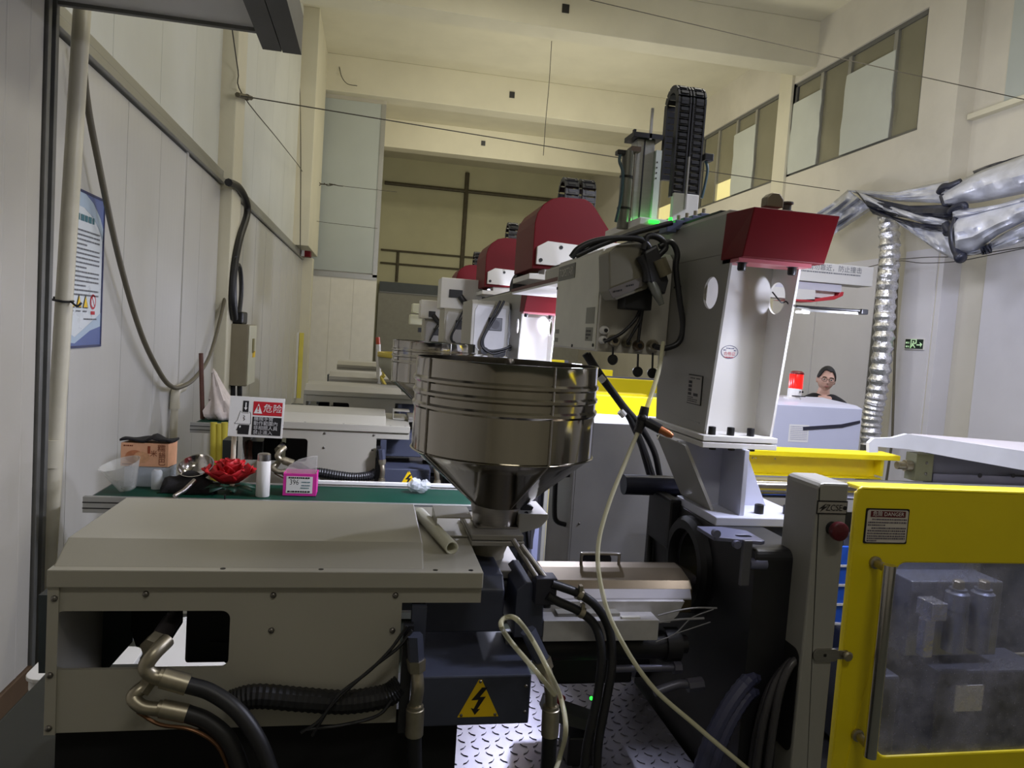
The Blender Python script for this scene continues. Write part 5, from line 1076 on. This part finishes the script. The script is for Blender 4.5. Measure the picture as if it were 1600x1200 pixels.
# ================================================================== RIGHT SIDE: GUARD, LID, CABINET, PERSON, DUCT, TARPAULIN
t = thing('guard_cabinet', 'plain grey sheet metal guard cabinet behind hopper with black D handle', 'cabinet', (1.2, 3.4, 0))
xl, xr, zt = at(893, 770, 3.3).x, at(1075, 770, 3.3).x, at(960, 662, 3.3).z
gc = MB().box(xl+.012, xr, 3.30, 3.32, .05, zt).box(xl, xl+.012, 3.30, 3.72, .05, zt-.004).box(xr-.012, xr, 3.32, 3.72, .05, zt-.004).box(xl, xr, 3.32, 3.72, zt-.012, zt).box(xl, xr, 3.3, 3.72, 0, .05).build('shell', M('guard_grey', (146, 144, 142), .5, dirt=.08), t, bev=.003)
MB().tube(catmull([(xl, 3.36, at(893, 742, 3.36).z), (xl-.055, 3.36, at(893, 744, 3.36).z), (xl-.065, 3.36, at(893, 752, 3.36).z), (xl-.06, 3.36, at(893, 800, 3.36).z), (xl-.045, 3.36, at(893, 815, 3.36).z), (xl, 3.36, at(893, 820, 3.36).z)], 4), .012, 8).build('pull_handle', blackp, t, sm=60)
MB().prism(rrect(at(910, 868, 3.3).x, at(955, 868, 3.3).x, at(930, 884, 3.3).z, at(930, 866, 3.3).z, .02), 'xz', 3.294, 3.30).build('recess_handle', blackp, gc)
p = at(905, 818, 3.3); screw_y((p.x, 3.30, p.z), .006, gc)
tz = thing('white_lid', 'white plastic machine lid standing open at right behind yellow gate', 'lid', (2.6, 2.95, 1.7))
def P3(px, py, Y): q = at(px, py, Y); return q
fr_ = [(1358, 707), (1358, 692), (1366, 685), (1395, 684), (1418, 678), (1500, 690), (1640, 711), (1640, 742), (1500, 717), (1420, 702), (1372, 698), (1372, 707)]
f1 = [at(a, b, 2.88) for a, b in fr_]; n = len(f1); m = MB()
b1 = [Vector((q.x, 2.90, q.z)) for q in f1]
tr_ = [tuple(x) for x in tessellate_polygon([[Vector((q.x, q.z, 0)) for q in f1]])]
m.add(f1+b1, tr_+[tuple(i+n for i in reversed(x)) for x in tr_]+[(i, (i+1) % n, (i+1) % n+n, i+n) for i in range(n)])
m.build('front_panel', M('bright_white', (236, 238, 244), .35), tz)
a, b, c, d = at(1418, 678.5, 2.895), at(1640, 711, 2.895), at(1640, 694, 3.45), at(1426, 677.5, 3.45); dz = Vector((0, 0, .012))
MB().hexa([a, b, c, d, a-dz, b-dz, c-dz, d-dz]).build('top_sheet', M('lid_top', (206, 200, 204), .35, bump=.15, bscale=6), tz)
# cabinet with beacon
t = thing('machine_cabinet', 'pale lavender grey cabinet with paper sheet and black strip before the man', 'cabinet', (2.8, 4.6, 0))
YC = 4.36; cx1 = at(1345, 665, YC).x
kb_ = MB().prism([(YC, 0), (YC, at(1215, 632, YC).z), (YC+.06, at(1215, 627, YC+.06).z), (YC+.46, at(1215, 617, YC+.46).z), (YC+.48, 1.7), (YC+.48, 0)], 'yz', 2.15, cx1).build('body', lav, t, bev=.004)
O = at(1231, 690, YC); wd = at(1262, 690, YC).x-O.x
flat([(0, 0), (wd, 0), (wd, .115), (0, .115)], paper, kb_, 'paper_sheet', O, X_, Z_, .001)
textlines([(.01, wd-.01, .102-.012*k) for k in range(8)], M('pale_print', (170, 168, 186), .6), kb_, O, X_, Z_, .004, .002)
q = [at(a, b, YC-.004) for a, b in ((1255, 672), (1255, 667), (1315, 663), (1344, 657), (1344, 661), (1316, 668))]
MB().prism([(v.x, v.z) for v in q], 'xz', YC-.005, YC).build('black_strip', M('strip_dark', (48, 48, 60), .5), kb_)
t = thing('warning_beacon', 'red glowing warning beacon with white base on the cabinet', 'beacon', at(1242, 618, 4.62))
c = at(1241, 618, 4.62); MB().lathe([(.046, 0), (.046, .07), (.044, .075)], (c.x, 4.62, c.z-.025), 20).build('base', white, t, sm=40)
MB().lathe([(.046, 0), (.046, .097), (.044, .10)], (c.x+.004, 4.62, c.z+.05), 20).build('lens', redglow, t, sm=40); MB().lathe([(.048, 0), (.046, .012), (.03, .022), (.0001, .024)], (c.x+.006, 4.62, c.z+.148), 20).build('cap', reddark, t, sm=40)
MB().box(c.x-.075, c.x-.015, 4.57, 4.63, c.z-.045, c.z-.01).build('bracket', white, t, bev=.004)
textlines([(-.0, .03, 0)], ink, t, (c.x+.005, 4.569, c.z+.03), X_, Z_, .012); MB().tube([(c.x-.05, 4.566, c.z), (c.x+.05, 4.566, c.z+.0)], .004, 6).build('band', ink, t)
# ---- the man
def grow(chains, radii):
    me = bpy.data.meshes.new('s'); vs, es, rr_ = [], [], []
    for ch, ra in zip(chains, radii):
        st = None
        for p, r in zip(ch, ra):
            k = next((i for i, v in enumerate(vs) if (Vector(v)-Vector(p)).length < 1e-4), None)
            if k is None: vs.append(p); rr_.append(r); k = len(vs)-1
            if st is not None: es.append((st, k))
            st = k
    me.from_pydata(vs, es, []); o = bpy.data.objects.new('s', me); COL.objects.link(o)
    sk = o.modifiers.new('skin', 'SKIN'); sk.use_smooth_shade = True
    for i, r in enumerate(rr_): me.skin_vertices[0].data[i].radius = r if isinstance(r, tuple) else (r, r)
    me.skin_vertices[0].data[0].use_root = True
    sb_ = o.modifiers.new('sub', 'SUBSURF'); sb_.levels = 2; sb_.render_levels = 2
    dg = bpy.context.evaluated_depsgraph_get(); dg.update(); out = bpy.data.meshes.new_from_object(o.evaluated_get(dg))
    bpy.data.objects.remove(o); m = MB(); m.add([v.co.copy() for v in out.vertices], [tuple(p.vertices) for p in out.polygons]); return m
HZ = 1.585                                   # head centre above the sole
pel = (0, 0, .93); chest = (0, .0, 1.22); neck0 = (0, .03, 1.42); neck1 = (0, .01, 1.475)
body_ch = [[pel, (0, 0, 1.07), chest, (0, .005, 1.36), neck0, neck1, (0, -.005, 1.53)]]
body_r = [[(.165, .115), (.15, .105), (.175, .115), (.16, .10), .062, .056, .054]]
arm_ch, arm_r, leg_ch, leg_r = [], [], [], []
for s in (-1, 1):
    arm_ch.append([(0, .005, 1.36), (s*.10, .005, 1.375), (s*.185, .01, 1.345), (s*.225, .02, 1.10), (s*.22, -.12, .90), (s*.20, -.19, .86)]); arm_r.append([(.16, .10), .075, .062, .045, .034, .026])
    leg_ch.append([pel, (s*.095, 0, .86), (s*.105, -.01, .48), (s*.11, .02, .09), (s*.115, -.11, .035)]); leg_r.append([(.165, .115), .088, .062, .042, .034])
    for k in range(5):       # fingers, thumb first
        b0 = (s*.20, -.19, .86); ang = (-.9, -.3, 0, .25, .5)[k]; ln = (.05, .085, .095, .088, .068)[k]
        d1 = Vector((-s*math.sin(ang)*.6, -math.cos(ang), -.25)).normalized(); k0 = Vector(b0)+Vector((0, -.03, -.008))+Vector((-s*.022*ang*1.2, 0, 0)); k1 = k0+d1*ln*.55; k2 = k1+(d1+Vector((0, 0, -.6))).normalized()*ln*.5
        arm_ch.append([b0, tuple(k0), tuple(k1), tuple(k2)]); arm_r.append([.026, .0125, .0095, .0075])
bodym = grow(body_ch+arm_ch+leg_ch, body_r+arm_r+leg_r)
hd_ = MB(); seg, rings = 44, 34; vv = []
for i in range(rings+1):
    th = math.pi*i/rings
    for k in range(seg):
        ph = 2*math.pi*k/seg; x, y, z = math.sin(th)*math.sin(ph), -math.sin(th)*math.cos(ph), math.cos(th)
        X, Y, Z = x*.077, y*.095, z*.115
        if z < 0: X *= 1-.28*z*z-.05*abs(z); Y *= 1-.10*abs(z)
        if y < 0:                                   # front: flatten, brow, sockets, nose, mouth, chin
            Y *= .93
            g = lambda a, b, sa, sb2: math.exp(-((X-a)/sa)**2-((Z-b)/sb2)**2)
            Y += .010*(g(-.031, .002, .017, .012)+g(.031, .002, .017, .012)) - .006*(g(-.03, .024, .022, .008)+g(.03, .024, .022, .008))
            Y -= .024*g(0, -.028, .010, .013)+.012*g(0, -.006, .007, .020) + .004*g(.013, -.034, .006, .006)+.004*g(-.013, -.034, .006, .006)
            Y -= .006*g(0, -.060, .022, .010) + .008*g(0, -.096, .022, .014) - .004*g(0, -.078, .025, .006)
        else: Y *= 1.06
        vv.append(Vector((X, Y, Z+HZ)))
hd_.add(vv, [(i*seg+k, i*seg+(k+1) % seg, (i+1)*seg+(k+1) % seg, (i+1)*seg+k) for i in range(rings) for k in range(seg)])
for s in (-1, 1): hd_.ball((s*.078, .012, HZ-.008), (.010, .020, .032), 12, 8)
bodym.add(hd_.v, hd_.f)
tmp = bodym.build('tmp', skin); rm = tmp.modifiers.new('r', 'REMESH'); rm.mode = 'VOXEL'; rm.voxel_size = .0055; rm.use_smooth_shade = True
dg = bpy.context.evaluated_depsgraph_get(); dg.update(); rme = bpy.data.meshes.new_from_object(tmp.evaluated_get(dg)); loc0 = tmp.location.copy()
bpy.data.objects.remove(tmp)
HP = at(1289, 593, 6.3); MX = Matrix.Translation(Vector((HP.x, 6.3, HP.z-HZ))) @ Matrix.Rotation(math.radians(-24), 4, 'Z')
man = thing('person', 'man with short black hair and glasses in black t-shirt behind pale cabinet', 'person', (HP.x, 6.3, HP.z-HZ))
tilt = lambda v: v if v.z < 1.44 else (Vector((0, 0, 1.46)) + Matrix.Rotation(math.radians(5)*min(1, (v.z-1.44)/.1), 4, 'Y') @ (v-Vector((0, 0, 1.46))))
def put(m, name, mt, parent, **k):
    m.v = [MX @ tilt(v) for v in m.v]; return m.build(name, mt, parent, **k)
mb = MB(); mb.add([v.co+loc0 for v in rme.vertices], [tuple(p.vertices) for p in rme.polygons])
mbody = put(mb, 'body', skin, man, sm=80)
hm = MB(); vv = []; seg = 40
for i in range(15):
    for k in range(seg):
        ph = 2*math.pi*k/seg; fr = max(0, math.cos(ph)); thm = math.radians(48+3*math.sin(5*ph)+40*(1-min(1, fr*1.25)**3)+22*max(0, -math.cos(ph)))
        th = thm*i/14; x, y, z = math.sin(th)*math.sin(ph), -math.sin(th)*math.cos(ph), math.cos(th); q = 1.06+.012*math.sin(17*ph+9*th)+.06*max(0, z)
        vv.append(Vector((x*.077*q, y*.095*(.95 if y < 0 else 1.06)*q, z*.115*q+HZ)))
hm.add(vv, [(i*seg+k, i*seg+(k+1) % seg, (i+1)*seg+(k+1) % seg, (i+1)*seg+k) for i in range(14) for k in range(seg)]); put(hm, 'hair', hairm, man, sm=80, solid=.006)
for s in (-1, 1):
    put(MB().ball((s*.031, -.078, HZ+.002), (.013, .009, .0075), 10, 7), 'eye', paper, man, sm=80); put(MB().ball((s*.031, -.0855, HZ+.002), (.006, .003, .006), 8, 6), 'pupil', ink, man, sm=80)
    put(MB().tube([(s*.031-.018, -.086, HZ+.022), (s*.031, -.091, HZ+.026), (s*.031+.018, -.085, HZ+.021)], .0035, 6), 'eyebrow', hairm, man)
put(MB().ball((0, -.090, HZ-.062), (.020, .005, .006), 12, 6), 'lips', lipm, man, sm=80)
gl_ = MB()
for s in (-1, 1):
    gl_.tube([(s*.033+.025*math.cos(a), -.100, HZ+.001+.018*math.sin(a)) for a in [2*math.pi*k/18 for k in range(19)]], .0016, 6, caps=False); gl_.tube([(s*.058, -.099, HZ+.006), (s*.078, -.05, HZ+.006), (s*.080, .01, HZ+.004)], .0015, 6)
gl_.tube([(-.009, -.100, HZ+.004), (0, -.102, HZ+.007), (.009, -.100, HZ+.004)], .0016, 6); put(gl_, 'glasses', M('spectacle_frame', (60, 50, 46), .3, .5), man)
sh = grow([[(0, 0, .88), (0, 0, 1.07), chest, (0, .005, 1.36), (0, .018, 1.455)]]+[[(0, .005, 1.36), (s*.10, .005, 1.375), (s*.19, .012, 1.335), (s*.222, .02, 1.16)] for s in (-1, 1)], [[(.18, .13), (.168, .122), (.192, .132), (.176, .116), (.074, .070)]]+[[(.176, .116), .090, .078, .066]]*2)
put(sh, 't_shirt', shirt, man, sm=80)
tr2 = grow([[(0, 0, .97)]+[(0, 0, .92)]]+[[(0, 0, .92), (s*.095, 0, .84), (s*.105, -.01, .48), (s*.11, .02, .08)] for s in (-1, 1)], [[(.172, .125), (.175, .125)]]+[[(.175, .125), .102, .078, .062]]*2); put(tr2, 'trousers', trous, man, sm=80)
for s in (-1, 1): put(MB().ball((s*.115, -.06, .04), (.05, .14, .045), 14, 8), 'shoe', blackp, man, sm=80)
box(HP.x-.5, HP.x+.5, 5.95, 6.7, 0, HP.z-HZ).build('step_platform', alum_d, None)
tag(bpy.data.objects['step_platform'], 'low metal step platform under the man behind cabinet', 'platform')
# ---- flexible duct
pts = catmull([atx(1388, 335, 8.3), atx(1390, 400, 8.3), atx(1384, 470, 8.3), atx(1380, 540, 8.3), atx(1371, 610, 8.3), atx(1363, 650, 8.3), atx(1360, 695, 8.3)], 26)
m = MB(); m.tube(pts, [.155+.014*math.sin(i*1.05)+random.uniform(-.006, .006) for i in range(len(pts))], 22)
tag(m.build('flexible_duct', foil, sm=30), 'crinkled aluminium flexible duct hanging down beside right wall column', 'duct')
tag(MB().tube([atx(1384, 740, 8.45)-Vector((0, 0, .6)), atx(1394, 690, 8.45), atx(1403, 400, 8.45)], .02, 8).build('support_rod', irond), 'thin dark rod running up behind the foil duct', 'rod')
# ---- exit sign
t = thing('exit_sign', 'green running man exit sign on the pale column face', 'sign', atx(1428, 537, 8.66))
a, b = atx(1415.5, 530, 8.66), atx(1442, 546, 8.66); Y0, Y1 = max(a.y, b.y), min(a.y, b.y); Wd, Hg = Y0-Y1, .155; Zb = atx(1428, 537.5, 8.66).z-.078
MB().box(8.655, 8.68, Y1-.012, Y0+.012, Zb-.012, Zb+Hg+.012).build('frame', white, t, bev=.003); O = (8.655, Y0, Zb)
ef = lambda P, mt, nm, d: flat([(x*Wd, y*Hg) for x, y in P], mt, t, nm, O, -Y_, Z_, d)
ef([(0, 0), (1, 0), (1, 1), (0, 1)], greensign, 'face', .001)
ef([(.30, .05), (.36, .05), (.36, .93), (.58, .93), (.58, .55), (.64, .55), (.64, 1), (.30, 1)], greenink, 'door_frame', .002)
ef(circ(.46, .72, .05, 12, .09), greenink, 'runner_head', .002)
ef([(.36, .50), (.42, .60), (.52, .60), (.58, .46), (.62, .50), (.55, .66), (.46, .55), (.50, .40), (.60, .12), (.54, .10), (.45, .34), (.34, .12), (.27, .12), (.40, .42)], greenink, 'runner', .002)
ef([(.64, .48), (.84, .48), (.80, .72), (.96, .50), (.86, .16), (.86, .36), (.64, .36)], greenink, 'arrow', .002)
textlines([(.03*Wd, .24*Wd, .62*Hg), (.05*Wd, .24*Wd, .22*Hg)], greenink, t, O, -Y_, Z_, .03, .002, 'exit_letters')
# ---- silver tarpaulin bundled on a wire
t = thing('tarpaulin', 'bundled silver grey tarpaulin draped over a wire at upper right', 'tarpaulin', (8.1, 9.8, 3.6))
def resample(P, n):
    L_ = [0]
    for a, b in zip(P, P[1:]): L_.append(L_[-1]+math.hypot(b[0]-a[0], b[1]-a[1]))
    out = []
    for i in range(n):
        d = L_[-1]*i/(n-1); k = max(j for j in range(len(L_)) if L_[j] <= d+1e-9); k = min(k, len(P)-2); f = (d-L_[k])/(L_[k+1]-L_[k]); out.append((P[k][0]+(P[k+1][0]-P[k][0])*f, P[k][1]+(P[k+1][1]-P[k][1])*f))
    return out
def fold(top, bot, X0, bulge, mt, rip=0, seed=1, nm='fold'):
    n, r_ = 26, 11; T_, B_ = resample(top, n), resample(bot, n); rnd = random.Random(seed); rows = []
    ph = [rnd.uniform(0, 6) for _ in range(4)]
    for j in range(r_):
        v = j/(r_-1); row = []
        for i in range(n):
            u = i/(n-1); px, py = T_[i][0]*(1-v)+B_[i][0]*v, T_[i][1]*(1-v)+B_[i][1]*v
            x = X0-bulge*math.sin(math.pi*v)**.8+.03*math.sin(9*u+ph[0]+4*v)+.02*math.sin(23*u+ph[1]-7*v)+rip*math.sin(26*v+ph[2]+3*u)
            row.append(atx(px, py, x))
        rows.append(row)
    return MB().grid(rows).build(nm, mt, t, sm=80, solid=.012)
fold([(1268, 338), (1300, 318), (1325, 297)], [(1300, 368), (1330, 348), (1364, 326)], 8.25, .10, tarp_m, .10, 1)
fold([(1324, 297), (1400, 300), (1466, 286), (1482, 283)], [(1340, 303), (1395, 314), (1440, 316), (1480, 318)], 8.22, .12, tarp_m, .02, 2)
fold([(1470, 300), (1500, 283), (1535, 266), (1620, 236)], [(1478, 322), (1530, 316), (1570, 308), (1620, 298)], 8.1, .30, tarp_m, .02, 3)
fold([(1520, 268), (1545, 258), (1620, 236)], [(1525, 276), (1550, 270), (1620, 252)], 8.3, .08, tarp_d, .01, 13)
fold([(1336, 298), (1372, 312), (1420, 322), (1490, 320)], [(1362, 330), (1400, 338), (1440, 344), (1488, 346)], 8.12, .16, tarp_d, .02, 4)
fold([(1340, 299), (1375, 315), (1430, 334), (1482, 344)], [(1358, 322), (1400, 334), (1445, 350), (1478, 352)], 8.02, .10, tarp_m, .01, 5)
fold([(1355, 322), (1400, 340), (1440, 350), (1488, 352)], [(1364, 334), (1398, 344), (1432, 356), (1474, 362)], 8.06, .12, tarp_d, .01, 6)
fold([(1398, 343), (1432, 356), (1465, 358), (1490, 356)], [(1402, 348), (1440, 374), (1468, 394), (1492, 406)], 8.10, .06, tarp_m, .015, 7)
fold([(1488, 322), (1520, 326), (1560, 320), (1620, 302)], [(1490, 348), (1530, 336), (1580, 322), (1620, 312)], 8.05, .18, tarp_m, .015, 8)
fold([(1490, 340), (1530, 330), (1580, 318), (1620, 308)], [(1494, 400), (1522, 394), (1560, 366), (1620, 336)], 7.98, .24, tarp_m, .025, 9)
fold([(1500, 398), (1530, 390), (1570, 364), (1620, 338)], [(1520, 398), (1545, 392), (1580, 384), (1620, 368)], 8.08, .12, tarp_m, .02, 10)
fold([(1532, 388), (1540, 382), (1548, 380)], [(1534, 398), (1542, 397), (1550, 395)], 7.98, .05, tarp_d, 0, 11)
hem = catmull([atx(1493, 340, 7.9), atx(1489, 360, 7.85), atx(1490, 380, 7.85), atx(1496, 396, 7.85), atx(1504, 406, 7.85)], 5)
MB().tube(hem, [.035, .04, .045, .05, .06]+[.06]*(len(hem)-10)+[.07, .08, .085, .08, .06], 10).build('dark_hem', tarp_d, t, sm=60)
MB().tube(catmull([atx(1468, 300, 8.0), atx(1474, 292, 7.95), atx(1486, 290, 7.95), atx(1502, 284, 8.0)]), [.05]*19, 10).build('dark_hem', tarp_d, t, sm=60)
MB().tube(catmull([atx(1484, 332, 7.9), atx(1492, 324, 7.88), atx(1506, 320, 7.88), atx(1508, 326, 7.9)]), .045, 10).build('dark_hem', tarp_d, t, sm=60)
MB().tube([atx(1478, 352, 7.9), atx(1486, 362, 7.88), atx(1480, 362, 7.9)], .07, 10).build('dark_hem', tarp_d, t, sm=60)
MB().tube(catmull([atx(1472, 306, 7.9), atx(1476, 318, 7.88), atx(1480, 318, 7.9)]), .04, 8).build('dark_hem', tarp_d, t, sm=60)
for nm, P, lab in (('guy_wire', [(1405, 405), (1450, 402), (1505, 400), (1620, 383)], 'upper thin wire under the silver tarpaulin'), ('guy_wire', [(1345, 420), (1400, 408), (1440, 411), (1490, 409), (1540, 400), (1620, 384)], 'lower sagging wire under the silver tarpaulin tied at duct')):
    wire(nm, [atx(a, b, 8.3) for a, b in P], .011, lab)
